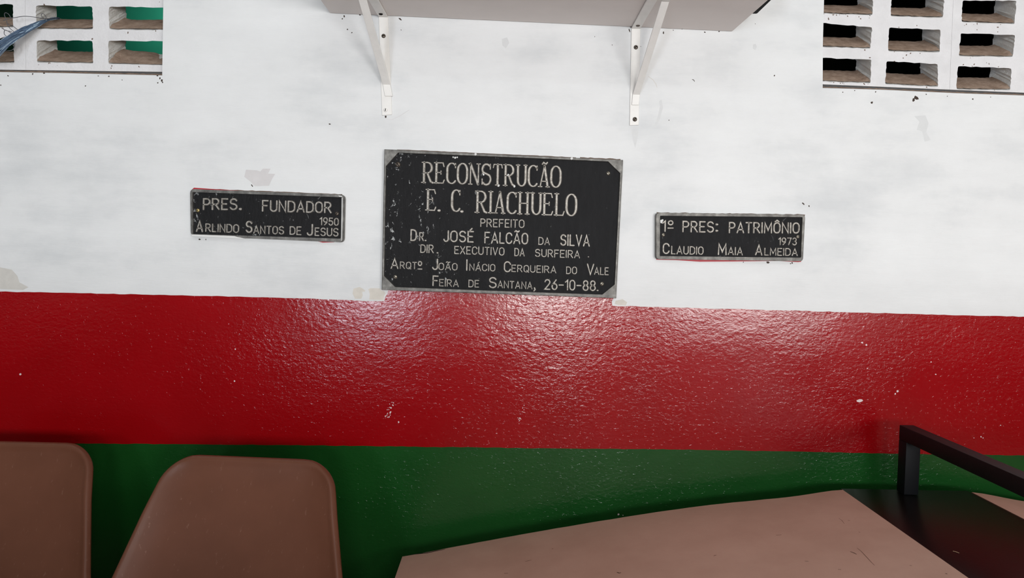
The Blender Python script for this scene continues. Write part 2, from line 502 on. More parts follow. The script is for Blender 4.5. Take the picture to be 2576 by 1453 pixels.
def fringe(mat, a, b, wd, seed):
    r = random.Random(seed)
    n = max(6, int(math.hypot(b[0] - a[0], b[1] - a[1]) / 9))
    up_, dn_ = [], []
    for i in range(n + 1):
        s_ = i / n
        x_, y_ = a[0] + (b[0] - a[0]) * s_, a[1] + (b[1] - a[1]) * s_
        up_.append((x_ + r.uniform(-2, 2), y_ - wd * r.uniform(0.15, 1.0)))
        dn_.append((x_, y_ + 4))
    patches.append((mat, up_ + dn_[::-1]))
fringe('grime_and_shade', (1653, 535.5), (2024, 540.5), 2.6, 1)  # brown dirt along the plaques' top edges, with shadow painted in
fringe('grime_and_shade', (490, 474.2), (860, 489), 1.5, 2)
fringe('grime_and_shade', (1460, 396.5), (1560, 401), 2.5, 3)
fringe('grime_and_shade', (1000, 376), (1450, 396), 1.0, 4)
outer = [(-WX, 0), (WX, 0), (WX, WZ), (-WX, WZ)]
red_poly = RT + GT[::-1]
loops = [outer, HL, HR, red_poly]
ploops = [(mt, px_loop(lp)) for mt, lp in patches]
v2, f2 = cdt(loops + [p for _, p in ploops])
bbs = [(mt, p, min(a for a, b in p), max(a for a, b in p), min(b for a, b in p), max(b for a, b in p)) for mt, p in ploops]
mats = ['white_paint', 'red_paint', 'green_paint'] + sorted({mt for mt, _ in patches}) + ['inner_dark']
wv = [(x, 0.0, z) for x, z in v2]
wf, wm = [], []
TW = 0.112
for f in f2:
    c = (sum(v2[i][0] for i in f) / 3, sum(v2[i][1] for i in f) / 3)
    if inside(c, HL) or inside(c, HR): continue
    mt = None
    for (m_, p, x0, x1, z0, z1) in bbs:
        if x0 <= c[0] <= x1 and z0 <= c[1] <= z1 and inside(c, p):
            mt = m_
            break
    if mt is None:
        mt = 'red_paint' if inside(c, red_poly) else ('green_paint' if c[1] < 1.0 else 'white_paint')
    wf.append(f)
    wm.append(mats.index(mt))
for H in (HL, HR):       # reveals of the two openings
    n = len(wv)
    k = len(H)
    wv += [(x, 0.0, z) for x, z in H] + [(x, TW, z) for x, z in H]
    for i in range(k):
        wf.append((n + i, n + (i + 1) % k, n + k + (i + 1) % k, n + k + i))
        wm.append(0)
vb, fb = cdt([outer, HL, HR])
n = len(wv)
wv += [(x, TW, z) for x, z in vb]
for f in fb:
    c = (sum(vb[i][0] for i in f) / 3, sum(vb[i][1] for i in f) / 3)
    if inside(c, HL) or inside(c, HR): continue
    wf.append(tuple(n + i for i in f))
    wm.append(mats.index('inner_dark'))
def raw(name, v, f, mlist, fm, parent=None):
    me = bpy.data.meshes.new(name)
    me.from_pydata(v, [], f)
    for m_ in mlist: me.materials.append(M[m_])
    me.polygons.foreach_set('material_index', fm)
    bm = bmesh.new()
    bm.from_mesh(me)
    bmesh.ops.remove_doubles(bm, verts=bm.verts, dist=1e-6)
    bmesh.ops.recalc_face_normals(bm, faces=bm.faces)
    bm.to_mesh(me)
    bm.free()
    o = bpy.data.objects.new(name, me)
    COL.objects.link(o)
    if parent: o.parent = parent
    return o
o = raw('wall_front', wv, wf, mats, wm)
tag(o, 'wall painted white above, glossy red in the middle and green below', 'wall', kind='structure')

# ------------------------------------------------------------------ breeze block windows
def wobble(q4, n=9, amp=0.0011, seed=0, rc=0.006):
    """rounded, slightly rough outline of an opening from its four corners (x, z): TL, TR, BR, BL"""
    r = random.Random(seed)
    out = []
    P = [Vector(p) for p in q4]
    for i in range(4):
        a, b, c = P[i - 1], P[i], P[(i + 1) % 4]
        da = (a - b).normalized()
        dc = (c - b).normalized()
        k = rc * r.uniform(0.5, 1.2)
        p1, p2 = b + da * k, b + dc * k
        out += [p1, (p1 + p2) / 2 * 0.4 + b * 0.6, p2]
        nxt = P[(i + 1) % 4]
        e = nxt + (b - nxt).normalized() * rc
        for j in range(1, n):
            s = j / n
            pt = p2 + (e - p2) * s
            nn = Vector((-(e - p2).y, (e - p2).x)).normalized()
            out.append(pt + nn * r.uniform(-amp, amp))
    return [(p.x, p.y) for p in out]
YB, DB, RISE = 0.025, 0.082, 0.047
def breeze_block(parent, outline, openings, seed, label=None):
    loops_ = [outline] + [wobble(o4, seed=seed * 50 + i) for i, o4 in enumerate(openings)]
    rs = random.Random(seed * 7 + 1)
    crumbs = []
    for _ in range(70 if seed > 2 else 22):
        o4 = rs.choice(openings)
        e = rs.random()
        a, b = (Vector(o4[3]), Vector(o4[2])) if rs.random() < 0.65 else (Vector(o4[0]), Vector(o4[1]))
        c = a.lerp(b, e) + Vector((0, (-1 if a == Vector(o4[3]) else 1) * rs.uniform(0.0015, 0.02) * rs.random()))
        k = rs.uniform(0.0008, 0.0021)
        st = rs.uniform(0.7, 2.2)
        th_ = rs.uniform(0, pi)
        lp = []
        for i in range(6):
            t_ = 2 * pi * i / 6
            x_, y_ = k * st * cos(t_) * rs.uniform(0.6, 1.1), k * sin(t_) * rs.uniform(0.6, 1.1)
            lp.append((c.x + x_ * cos(th_) - y_ * sin(th_), c.y + x_ * sin(th_) + y_ * cos(th_)))
        if all(inside(p_, outline) for p_ in lp): crumbs.append(lp)
    vv, ff = cdt(loops_ + crumbs)
    V = [(x, YB, z) for x, z in vv]
    Fc, Fm = [], []
    for f in ff:
        c = (sum(vv[i][0] for i in f) / 3, sum(vv[i][1] for i in f) / 3)
        if not inside(c, outline) or any(inside(c, h) for h in loops_[1:]): continue
        Fc.append(f)
        Fm.append(2 if any(inside(c, h) for h in crumbs) else 0)
    k = len(outline)
    n = len(V)
    V += [(x, YB, z) for x, z in outline] + [(x, YB + DB, z) for x, z in outline]
    for i in range(k):
        Fc.append((n + i, n + (i + 1) % k, n + k + (i + 1) % k, n + k + i))
        Fm.append(0)
    r = random.Random(seed)
    for h in loops_[1:]:
        n = len(V)
        k = len(h)
        for lvl, (fr, am) in enumerate(((0, 0), (0.06, 0.0006), (0.5, 0.0016), (1, 0.0012))):
            V += [(x + r.uniform(-am, am), YB + DB * fr, z + RISE * fr + r.uniform(-am, am)) for x, z in h]
        for lvl in range(3):
            for i in range(k):
                a = n + lvl * k
                Fc.append((a + i, a + (i + 1) % k, a + k + (i + 1) % k, a + k + i))
                Fm.append(1)
    o = raw('breeze_block', V, Fc, ['block_paint', 'block_inner', 'grime_and_shade'], Fm, parent)
    o.location = -parent.location
    for i, o4 in enumerate(openings):
        (bl, br) = (Vector(o4[3]), Vector(o4[2]))
        rr = random.Random(seed * 9 + i)
        nu, nv = 22, 8
        dv, df = [], []
        ph = [rr.uniform(0, 6) for _ in range(4)]
        dip = 0.009 if (seed == 2 and i == len(openings) - 1) else 0.0
        for j in range(nv + 1):
            fr = 0.0 + j / nv
            for u in range(nu + 1):
                s = u / nu
                p = bl + (br - bl) * (0.004 + s * 0.992)
                e = min(1.0, min(fr, 1 - fr) * 6 + 0.25)
                side = 0.006 * max(0, 1 - min(s, 1 - s) * 9)
                h = 0.0018 + 0.0022 * e * (1 + 0.5 * sin(ph[0] + s * 9) * sin(ph[1] + fr * 5)) + side * e + rr.uniform(0, 0.0011)
                if dip and fr > 0.3:
                    h += 0.006 * (0.5 - s) - dip * math.exp(-((s - 0.72) / 0.13) ** 2) * fr + 0.003
                dv.append((p.x, YB + 0.0005 + DB * fr - (rr.uniform(0, 0.002) if j == 0 else 0), p.y + RISE * fr + h))
        for j in range(nv):
            for u in range(nu):
                a = j * (nu + 1) + u
                df.append((a, a + 1, a + nu + 2, a + nu + 1))
        d = obj('dirt_layer', dv, df, M['dirt'], None, smooth=True)
        d.parent = o
        tag(d, label='brown dirt on the sloping sill')
    return o
def quad(tl, tr, br, bl):
    return [wxz(*tl, YB), wxz(*tr, YB), wxz(*br, YB), wxz(*bl, YB)]
def shifted(o4, dz, dx=0.0):
    return [(x + dx, z + dz) for x, z in o4]
# left window
w1 = empty('window_1', (0, 0, 0), 'left pierced window of white breeze blocks with brown dirt on its sills', 'window', kind='structure')
pitch = wxz(90, 15, YB)[1] - wxz(91, 102, YB)[1]
rowsA = [quad((-105, 10), (33, 11), (33.5, 69.5), (-105, 68)), quad((-105, 95), (33.5, 97.5), (36, 159), (-105, 157))]
colB = [quad((90, 13.7), (232.5, 16), (234, 74), (92, 73.5)), quad((92, 102), (233, 102.2), (234.5, 160), (93, 157))]
colC = [quad((274, 16.6), (420, 19), (420, 75.5), (275, 74.5)), quad((273, 102.5), (420, 104), (420, 165), (273, 161))]
up = [2 * pitch, pitch]
opA = [shifted(rowsA[0], d) for d in up] + rowsA
opB = []
for d in up: opB += [shifted(colB[0], d), shifted(colC[0], d)]
opB += [colB[0], colC[0], colB[1], colC[1]]
def bz(x):   # underside of the blocks
    a, b = wxz(0, 175, YB), wxz(409, 180.5, YB)
    return a[1] + (b[1] - a[1]) * (x - a[0]) / (b[0] - a[0])
xs = wxz(64.3, 90, YB)[0]
xr = lb[4][0] + 0.012
TOPZ = 2.10
breeze_block(w1, [(-1.49, bz(-1.49)), (xs - 0.0002, bz(xs)), (xs - 0.0002, TOPZ), (-1.49, TOPZ)], opA, 1)
breeze_block(w1, [(xs + 0.0002, bz(xs)), (xr, bz(xr)), (xr, TOPZ), (xs + 0.0002, TOPZ)], opB, 2)
# right window
w2 = empty('window_2', (0, 0, 0), 'right pierced window of white breeze blocks with dark room behind', 'window', kind='structure')
c1 = [quad((2058, 57), (2194, 68.6), (2189.5, 122.7), (2058, 117.5)), quad((2058, 145.5), (2192, 150), (2190, 209.7), (2058, 205))]
c1 = [quad((2060, -25), (2196.5, -14), (2195, 38.5), (2060, 34))] + c1
c2 = [quad((2243, -14), (2376, -8), (2372, 45), (2241, 41)), quad((2236.6, 69), (2365.6, 74.5), (2364, 131.5), (2234.5, 129)), quad((2230, 154), (2359, 160.6), (2360, 219), (2226.6, 212))]
c3 = [quad((2421.8, 1), (2557, 2), (2552, 61), (2418.7, 55.7)), quad((2417, 84), (2554, 88), (2547.5, 143.5), (2412, 141.5)), quad((2410, 166.4), (2545, 171.6), (2541, 227), (2405.7, 225))]
pit2 = c1[0][0][1] - c1[1][0][1]
opL, opR = [], []
for d in (2 * pit2, pit2): opL += [shifted(c1[0], d, 0.008), shifted(c2[0], d, 0.008)]
for a, b in zip(c1, c2): opL += [a, b]
dx4 = c2[1][0][0] - c1[1][1][0] + (c2[1][1][0] - c2[1][0][0])
for d in (2 * pit2, pit2): opR += [shifted(c3[0], d, 0.008), shifted(c3[0], d - 0.004, 0.008 + dx4)]
for a in c3: opR += [a, shifted(a, -0.004, dx4)]
def bz2(x):
    a, b = wxz(2073, 212, YB), wxz(2576, 233, YB)
    return a[1] + (b[1] - a[1]) * (x - a[0]) / (b[0] - a[0])
s_t, s_b = wxz(2398, 0, YB), wxz(2389, 222, YB)
lean = (s_t[0] - s_b[0]) / (s_t[1] - s_b[1])
sx_ = lambda z: s_b[0] + lean * (z - s_b[1])
x0 = rb[2][0] - 0.012
TOP2 = TOPZ
breeze_block(w2, [(x0, bz2(x0)), (s_b[0] - 0.0002, bz2(s_b[0])), (sx_(TOP2) - 0.0002, TOP2), (x0, TOP2)], opL, 3)
xe = 1.46
breeze_block(w2, [(s_b[0] + 0.0002, bz2(s_b[0])), (xe, bz2(xe)), (xe, TOP2), (sx_(TOP2) + 0.0002, TOP2)], opR, 4)
# grimy mortar ledges under the blocks (recessed below them, 25 mm deep)
def ledge(win, xa, xb, zf, seed):
    r = random.Random(seed)
    v, f = [], []
    n = 120
    for i in range(n + 1):
        x = xa + (xb - xa) * i / n
        z = zf(x)
        for (y, dz) in ((0.0004, 0.0008), (0.004, 0.0022 + r.uniform(0, 0.0016)), (0.018, 0.005 + r.uniform(0, 0.0022)), (0.027, 0.0085 + r.uniform(0, 0.002))):
            v.append((x, y, z + dz))
    for i in range(n):
        for j in range(3):
            a = i * 4 + j
            f.append((a, a + 4, a + 5, a + 1))
    o = obj('mortar_ledge', v, f, M['dirt'], win, smooth=True)
    tag(o, label='ledge caked with brown dirt')
def polyz(P):
    def g(x):
        for a, b in zip(P, P[1:]):
            if x <= b[0] or b is P[-1]:
                return a[1] + (b[1] - a[1]) * (x - a[0]) / (b[0] - a[0])
    return g
ledge(w1, -1.478, lb[3][0] - 0.001, polyz([HL[0]] + lb[:4]), 3)
ledge(w2, rb[2][0] + 0.001, 1.448, polyz(rb[2:6] + [(1.45, rb[-1][1] - 0.003)]), 4)

# ------------------------------------------------------------------ the dark room behind and the porch in front
m = MB(); m.box((-WX, 1.2, 0), (-0.3, 1.3, WZ)); o = m.build('wall_inner', [M['teal_paint']]); tag(o, 'teal painted wall of the room behind left window', 'wall', kind='structure')
m = MB(); m.box((-2.03, 0.12, 0), (-1.95, 1.2, WZ)); o = m.build('wall_shade_sheet', [M['inner_shade']]); tag(o, 'added dark green sheet standing in for shade behind the left edge of the left window', 'wall', kind='structure')  # added sheet, the shade behind this column is put into its dark colour
m = MB(); m.box((-0.3, 0.12, 0), (-0.2, 1.3, WZ)); o = m.build('wall_partition', [M['inner_dark']]); tag(o, 'dark partition wall inside the room behind', 'wall', kind='structure')
m = MB(); m.box((-0.2, 2.4, 0), (WX, 2.5, WZ)); o = m.build('wall_inner_dark', [M['inner_dark']]); tag(o, 'dark inner wall seen through the right pierced window', 'wall', kind='structure')
m = MB(); m.bevbox((-WX, -2.72, 0), (WX, -2.6, 0.97), 0.01); o = m.build('wall_shading', [M['plaster_dark']]); tag(o, 'unseen low wall behind the viewer, added to shade the lower half', 'wall', kind='structure')  # added out of view to block light from the lower wall and furniture
m = MB(); m.box((-WX - 0.1, REAR - 0.2, -0.1), (WX + 0.1, 2.6, 0)); o = m.build('floor', [M['floor_cement']]); tag(o, 'brown cement floor under chairs and table', 'floor', kind='structure')
m = MB(); m.box((-WX - 0.1, REAR - 0.2, WZ), (WX + 0.1, 2.6, WZ + 0.1)); o = m.build('ceiling', [M['ceiling_paint']]); tag(o, 'pale porch ceiling above', 'ceiling', kind='structure')
m = MB(); m.box((-WX - 0.1, REAR - 0.2, 0), (-WX, 2.6, WZ)); o = m.build('wall_left', [M['plaster_grey']]); tag(o, 'plain plaster side wall on the left', 'wall', kind='structure')
m = MB(); m.box((WX, REAR - 0.2, 0), (WX + 0.1, 2.6, WZ)); o = m.build('wall_right', [M['plaster_grey']]); tag(o, 'plain plaster side wall on the right', 'wall', kind='structure')
holes = [[(a, c), (b, c), (b, d), (a, d)] for (a, b, c, d, *_) in OPENINGS]
vv, ff = cdt([outer] + holes)
V, Fc = [], []
for y in (REAR, REAR - 0.2):
    n = len(V)
    V += [(x, y, z) for x, z in vv]
    for f in ff:
        c = (sum(vv[i][0] for i in f) / 3, sum(vv[i][1] for i in f) / 3)
        if not any(inside(c, h) for h in holes): Fc.append(tuple(n + i for i in f))
for h in holes:
    n = len(V)
    V += [(x, REAR, z) for x, z in h] + [(x, REAR - 0.2, z) for x, z in h]
    for i in range(4): Fc.append((n + i, n + (i + 1) % 4, n + 4 + (i + 1) % 4, n + 4 + i))
o = obj('wall_rear', V, Fc, M['plaster_grey']); tag(o, 'unseen rear wall with three daylight openings, added behind the viewer for the light', 'wall', kind='structure')  # added out of view, its openings give the gloss highlights

# ------------------------------------------------------------------ relief lettering
def arc(cx, cy, rx, ry, a0, a1, n=10):
    return [(cx + rx * cos(rad(a0 + (a1 - a0) * i / n)), cy + ry * sin(rad(a0 + (a1 - a0) * i / n))) for i in range(n + 1)]
def oval(wd, ry=0.32):
    r = wd / 2
    return arc(r, 1 - ry, r, ry, 0, 180, 12) + arc(r, ry, r, ry, 180, 360, 12) + [(wd, 1 - ry)]
G = {}
G['O'] = (0.56, [oval(0.56)])
G['Q'] = (0.56, [oval(0.56), [(0.34, 0.24), (0.58, -0.04)]])
G['C'] = (0.54, [arc(0.28, 0.68, 0.28, 0.32, 15, 180, 12) + arc(0.28, 0.32, 0.28, 0.32, 180, 345, 12)])
G['S'] = (0.52, [arc(0.26, 0.75, 0.25, 0.25, 20, 230, 14) + arc(0.26, 0.26, 0.26, 0.26, 60, -160, 14)])
G['D'] = (0.55, [[(0, 0), (0, 1), (0.2, 1)] + arc(0.22, 0.66, 0.33, 0.34, 80, 0, 6) + arc(0.22, 0.34, 0.33, 0.34, 0, -80, 6) + [(0.2, 0), (0, 0)]])
G['P'] = (0.5, [[(0, 0), (0, 1), (0.24, 1)] + arc(0.25, 0.73, 0.25, 0.27, 80, -80, 9) + [(0.24, 0.46), (0, 0.46)]])
G['R'] = (0.54, [[(0, 0), (0, 1), (0.24, 1)] + arc(0.25, 0.74, 0.25, 0.26, 80, -80, 9) + [(0.24, 0.48), (0, 0.48)], [(0.24, 0.48), (0.54, 0)]])
G['A'] = (0.6, [[(0, 0), (0.3, 1), (0.6, 0)], [(0.1, 0.3), (0.5, 0.3)]])
G['E'] = (0.46, [[(0.46, 1), (0, 1), (0, 0), (0.46, 0)], [(0, 0.52), (0.38, 0.52)]])
G['F'] = (0.46, [[(0.46, 1), (0, 1), (0, 0)], [(0, 0.52), (0.38, 0.52)]])
G['I'] = (0.0, [[(0, 0), (0, 1)]])
G['L'] = (0.42, [[(0, 1), (0, 0), (0.42, 0)]])
G['T'] = (0.5, [[(0, 1), (0.5, 1)], [(0.25, 1), (0.25, 0)]])
G['U'] = (0.54, [[(0, 1), (0, 0.3)] + arc(0.27, 0.3, 0.27, 0.3, 190, 350, 12) + [(0.54, 0.3), (0.54, 1)]])
G['J'] = (0.38, [[(0.38, 1), (0.38, 0.24)] + arc(0.19, 0.22, 0.19, 0.22, -10, -170, 10)])
G['N'] = (0.54, [[(0, 0), (0, 1), (0.54, 0), (0.54, 1)]])
G['M'] = (0.66, [[(0, 0), (0.03, 1), (0.33, 0.25), (0.63, 1), (0.66, 0)]])
G['V'] = (0.56, [[(0, 1), (0.28, 0), (0.56, 1)]])
G['X'] = (0.54, [[(0, 0), (0.54, 1)], [(0, 1), (0.54, 0)]])
G['H'] = (0.54, [[(0, 0), (0, 1)], [(0.54, 0), (0.54, 1)], [(0, 0.5), (0.54, 0.5)]])
G['1'] = (0.22, [[(0, 0.8), (0.22, 1), (0.22, 0)]])
G['2'] = (0.5, [arc(0.25, 0.74, 0.25, 0.26, 170, -20, 12) + [(0.4, 0.5), (0, 0), (0.5, 0)]])
G['3'] = (0.48, [arc(0.23, 0.76, 0.22, 0.24, 160, -70, 10) + arc(0.23, 0.27, 0.25, 0.27, 70, -160, 12)])
G['5'] = (0.48, [[(0.44, 1), (0.06, 1), (0.03, 0.54)] + arc(0.23, 0.31, 0.25, 0.31, 115, -155, 14)])
G['6'] = (0.5, [[(0.4, 1), (0.2, 0.7)] + arc(0.25, 0.3, 0.25, 0.3, 150, 500, 18)])
G['7'] = (0.48, [[(0, 1), (0.48, 1), (0.16, 0)]])
G['8'] = (0.5, [arc(0.25, 0.76, 0.22, 0.24, -90, 270, 18), arc(0.25, 0.26, 0.25, 0.26, 90, 450, 18)])
G['9'] = (0.5, [arc(0.25, 0.7, 0.25, 0.3, -30, 320, 18) + [(0.48, 0.55), (0.45, 0.35), (0.14, 0)]])
G['0'] = (0.5, [oval(0.5)])
G['-'] = (0.4, [[(0, 0.48), (0.4, 0.48)]])
G[' '] = (0.35, [])
G['.'] = (0.06, [[(0.0, 0.0), (0.06, 0.0)]])
G['º'] = (0.36, [arc(0.18, 0.78, 0.18, 0.2, 0, 360, 16), [(0, 0.33), (0.36, 0.33)]])
ACC = {'Ã': ('A', [[(0.08, 1.15), (0.18, 1.24), (0.3, 1.18), (0.42, 1.13), (0.52, 1.22)]]), 'É': ('E', [[(0.18, 1.13), (0.34, 1.3)]]), 'Ô': ('O', [[(0.1, 1.12), (0.28, 1.26), (0.46, 1.12)]]), 'Á': ('A', [[(0.26, 1.13), (0.42, 1.3)]])}
for k, (b, extra) in ACC.items():
    G[k] = (G[b][0], G[b][1] + extra)
# serif capitals for the title: strokes with an explicit weight (None = contrast by direction)
S = {}
def ser(x, y, wd=0.2):
    return ([(x - wd / 2, y), (x + wd / 2, y)], 0.5)
S['R'] = (0.5, [([(0.06, 0), (0.06, 1)], 1), ([(0.06, 1), (0.22, 1)] + arc(0.22, 0.74, 0.22, 0.26, 85, -85, 9) + [(0.22, 0.48), (0.06, 0.48)], None), ([(0.22, 0.48), (0.4, 0.05), (0.5, 0.0)], 0.9), ser(0.05, 0), ([(-0.04, 1), (0.1, 1)], 0.5)])
S['E'] = (0.46, [([(0.06, 0), (0.06, 1)], 1), ([(-0.04, 1), (0.38, 1), (0.43, 0.82)], 0.55), ([(0.06, 0.52), (0.28, 0.52)], 0.5), ([(0.29, 0.6), (0.29, 0.44)], 0.5), ([(-0.04, 0), (0.4, 0), (0.46, 0.16)], 0.55)])
S['C'] = (0.44, [(arc(0.25, 0.7, 0.22, 0.3, 40, 180, 12) + arc(0.25, 0.3, 0.22, 0.3, 180, 325, 12), None), ([(0.43, 0.98), (0.43, 0.78)], 0.6)])
S['O'] = (0.46, [(oval(0.46, 0.36), None)])
S['N'] = (0.5, [([(0.06, 0), (0.06, 1)], 0.6), ([(0.05, 1), (0.44, 0)], 1), ([(0.45, 0), (0.45, 1)], 0.6), ser(0.06, 0, 0.18), ser(0.45, 1, 0.18), ([(-0.03, 1), (0.08, 1)], 0.5)])
S['S'] = (0.46, [(arc(0.23, 0.75, 0.2, 0.25, 40, 215, 14) + arc(0.23, 0.27, 0.21, 0.27, 45, -140, 14), 0.85), ([(0.42, 1.0), (0.42, 0.76)], 0.55), ([(0.03, 0.02), (0.03, 0.27)], 0.55)])
S['T'] = (0.44, [([(0.22, 0), (0.22, 1)], 1), ([(0.0, 0.84), (0.03, 1), (0.41, 1), (0.44, 0.84)], 0.5), ser(0.22, 0, 0.2)])
S['U'] = (0.46, [([(0.06, 1), (0.06, 0.3)] + arc(0.25, 0.28, 0.19, 0.28, 185, 355, 10) + [(0.44, 0.3), (0.44, 1)], None), ser(0.06, 1, 0.18), ser(0.43, 1, 0.16)])
S['A'] = (0.48, [([(0.05, 0), (0.25, 1)], 0.6), ([(0.25, 1), (0.42, 0)], 1), ([(0.12, 0.26), (0.36, 0.26)], 0.5), ser(0.05, 0, 0.18), ser(0.42, 0, 0.18)])
S['Ã'] = (S['A'][0], S['A'][1] + [([(0.14, 1.08), (0.2, 1.16), (0.26, 1.12), (0.32, 1.09), (0.38, 1.16)], 0.7)])
S['I'] = (0.16, [([(0.08, 0), (0.08, 1)], 1), ser(0.08, 0, 0.2), ser(0.08, 1, 0.2)])
S['H'] = (0.5, [([(0.07, 0), (0.07, 1)], 1), ([(0.43, 0), (0.43, 1)], 1), ([(0.07, 0.5), (0.43, 0.5)], 0.5)] + [ser(x, y, 0.2) for x in (0.07, 0.43) for y in (0, 1)])
S['L'] = (0.44, [([(0.07, 0), (0.07, 1)], 1), ser(0.07, 1, 0.2), ([(-0.03, 0), (0.38, 0), (0.44, 0.18)], 0.55)])
S['.'] = (0.1, [([(0.0, 0.04), (0.1, 0.04)], 1.0)])

def stroke(mb, pts, hw, place, y0, y1, closed=False):
    """pts and hw in pixels; a ridge with a bevelled flat top"""
    P = [Vector(p) for p in pts]
    Q = [P[0]]
    for p in P[1:]:
        if (p - Q[-1]).length > 0.05: Q.append(p)
    P = Q
    closed = len(P) > 3 and (P[0] - P[-1]).length < 0.6
    if closed: P = P[:-1]
    n = len(P)
    H = hw if isinstance(hw, list) else None
    def w_at(i):
        if H is None: return hw
        a = P[i - 1] if (i or closed) else P[0]
        b = P[(i + 1) % n] if (i < n - 1 or closed) else P[-1]
        d = (b - a)
        d = d.normalized() if d.length > 1e-6 else Vector((0, 1))
        return H[0] + (H[1] - H[0]) * abs(d.y) ** 1.5
    L, Rr = [], []
    for i in range(n):
        w_ = w_at(i)
        if closed or 0 < i < n - 1:
            d1 = (P[i] - P[i - 1]).normalized()
            d2 = (P[(i + 1) % n] - P[i]).normalized()
            b = (d1 + d2)
            b = b.normalized() if b.length > 1e-4 else d1
            nr = Vector((-b.y, b.x))
            k = max(0.45, nr.dot(Vector((-d1.y, d1.x))))
            L.append((P[i], nr, w_ / k))
        else:
            d = (P[1] - P[0]).normalized() if i == 0 else (P[-1] - P[-2]).normalized()
            nr = Vector((-d.y, d.x))
            e = -d if i == 0 else d
            if i == 0:
                L.append((P[0] + e * w_ * 0.75, nr, w_ * 0.5))
                L.append((P[0] + e * w_ * 0.1, nr, w_))
            else:
                L.append((P[-1] + e * w_ * 0.1, nr, w_))
                L.append((P[-1] + e * w_ * 0.75, nr, w_ * 0.5))
    v, f = [], []
    for (c, nr, w_) in L:
        wt = max(w_ - 1.3, w_ * 0.55)
        for (off, yy) in ((w_ + 0.5, y0), (wt, y1), (-wt, y1), (-w_ - 0.5, y0)):
            v.append(place(c + nr * off, yy))
    k = len(L)
    for i in range(k if closed else k - 1):
        a, b = i * 4, ((i + 1) % k) * 4
        for j in range(3): f.append((a + j, a + j + 1, b + j + 1, b + j))
    if not closed:
        f.append((0, 1, 2, 3))
        f.append(tuple((k - 1) * 4 + j for j in (3, 2, 1, 0)))
    mb.add(v, f)

def word(mb, text, x0, t0, b0, x1, t1, b1, yface, frame, hwf=0.075, serif=False, gap=None, height=0.0022):
    """text between pixels x0..x1; (t, b) the top and bottom rows of the capitals at each end"""
    ox, oy, s = frame
    px = lambda x, y: Vector((ox + x * s, oy + y * s))
    T = S if serif else G
    hpx = ((b0 - t0) + (b1 - t1)) / 2 * s
    hw = hpx * hwf
    if serif: gap = 0.11 if gap is None else gap
    else: gap = 0.24 if gap is None else gap
    wds = [T[c][0] for c in text]
    total = sum(wds) + gap * (len(text) - 1)
    wpx = (x1 - x0) * s - 2 * hw
    sx = wpx / total if total > 0 else hpx
    if len(text) == 1 and text in '.-': sx = hpx
    pos = 0.0
    if total <= 0: wpx = 1e-6
    for c, wd in zip(text, wds):
        for st in T[c][1]:
            wt = hw
            if serif:
                st, k = st
                wt = [hw * 0.55, hw] if k is None else hw * k
            pts = []
            for (gx, gy) in st:
                X = (pos + gx) * sx
                f_ = (X / wpx) if wpx > 1e-3 else 0.0
                bx = x0 + (x1 - x0) * f_
                by = b0 + (b1 - b0) * f_
                tp = t0 + (t1 - t0) * f_
                base_ = Vector((ox + x0 * s + hw + X, oy + by * s - hw))
                hh = (by - tp) * s - 2 * hw
                pts.append((base_.x + 0.022 * hh * gy, base_.y - hh * gy))
            stroke(mb, pts, wt, lambda p, yy: Vector((wxz(p.x, p.y, yface)[0], yy, wxz(p.x, p.y, yface)[1])), yface + 0.0004, yface - height)
        pos += wd + gap

def screw(name, parent, u, v, y, r_px, mat, ang=0.6, axis='y'):
    """round slotted screw head standing proud of the plane y"""
    c = aty(u, v, y)
    r = r_px * (c.y - CAM.y) / FPX
    mb = MB()
    n = 18
    prof = [(1.0, 0.0), (0.98, 0.22), (0.8, 0.42), (0.45, 0.55)]
    vs, fs = [], []
    for (k, h) in prof:
        vs += [(c.x + r * k * cos(2 * pi * i / n), c.y - r * h, c.z + r * k * sin(2 * pi * i / n)) for i in range(n)]
    for j in range(3):
        for i in range(n):
            fs.append((j * n + i, j * n + (i + 1) % n, (j + 1) * n + (i + 1) % n, (j + 1) * n + i))
    fs.append(tuple(3 * n + i for i in range(n)))
    mb.add(vs, fs, 0)
    d = Vector((cos(ang), 0, sin(ang)))
    e = Vector((-sin(ang), 0, cos(ang)))
    k = 0.17 * r
    p = [c + d * a * r * 0.9 + e * b * k + Vector((0, -r * yy, 0)) for (a, b, yy) in ((-1, -1, 0.2), (1, -1, 0.2), (1, 1, 0.2), (-1, 1, 0.2), (-1, -1, 0.3), (-0.5, -1, 0.6), (0.5, -1, 0.6), (1, -1, 0.3))]
    a0 = [c + d * x * r + e * (-k) + Vector((0, -r * h, 0)) for x, h in ((-0.92, 0.25), (-0.5, 0.58), (0.5, 0.58), (0.92, 0.25))]
    a1 = [q_ + e * 2 * k for q_ in a0]
    mb.add(a0 + a1, [(0, 1, 5, 4), (1, 2, 6, 5), (2, 3, 7, 6)], 1)
    return mb.build(name, [M[mat], M['slot_dark']], parent, auto=40)

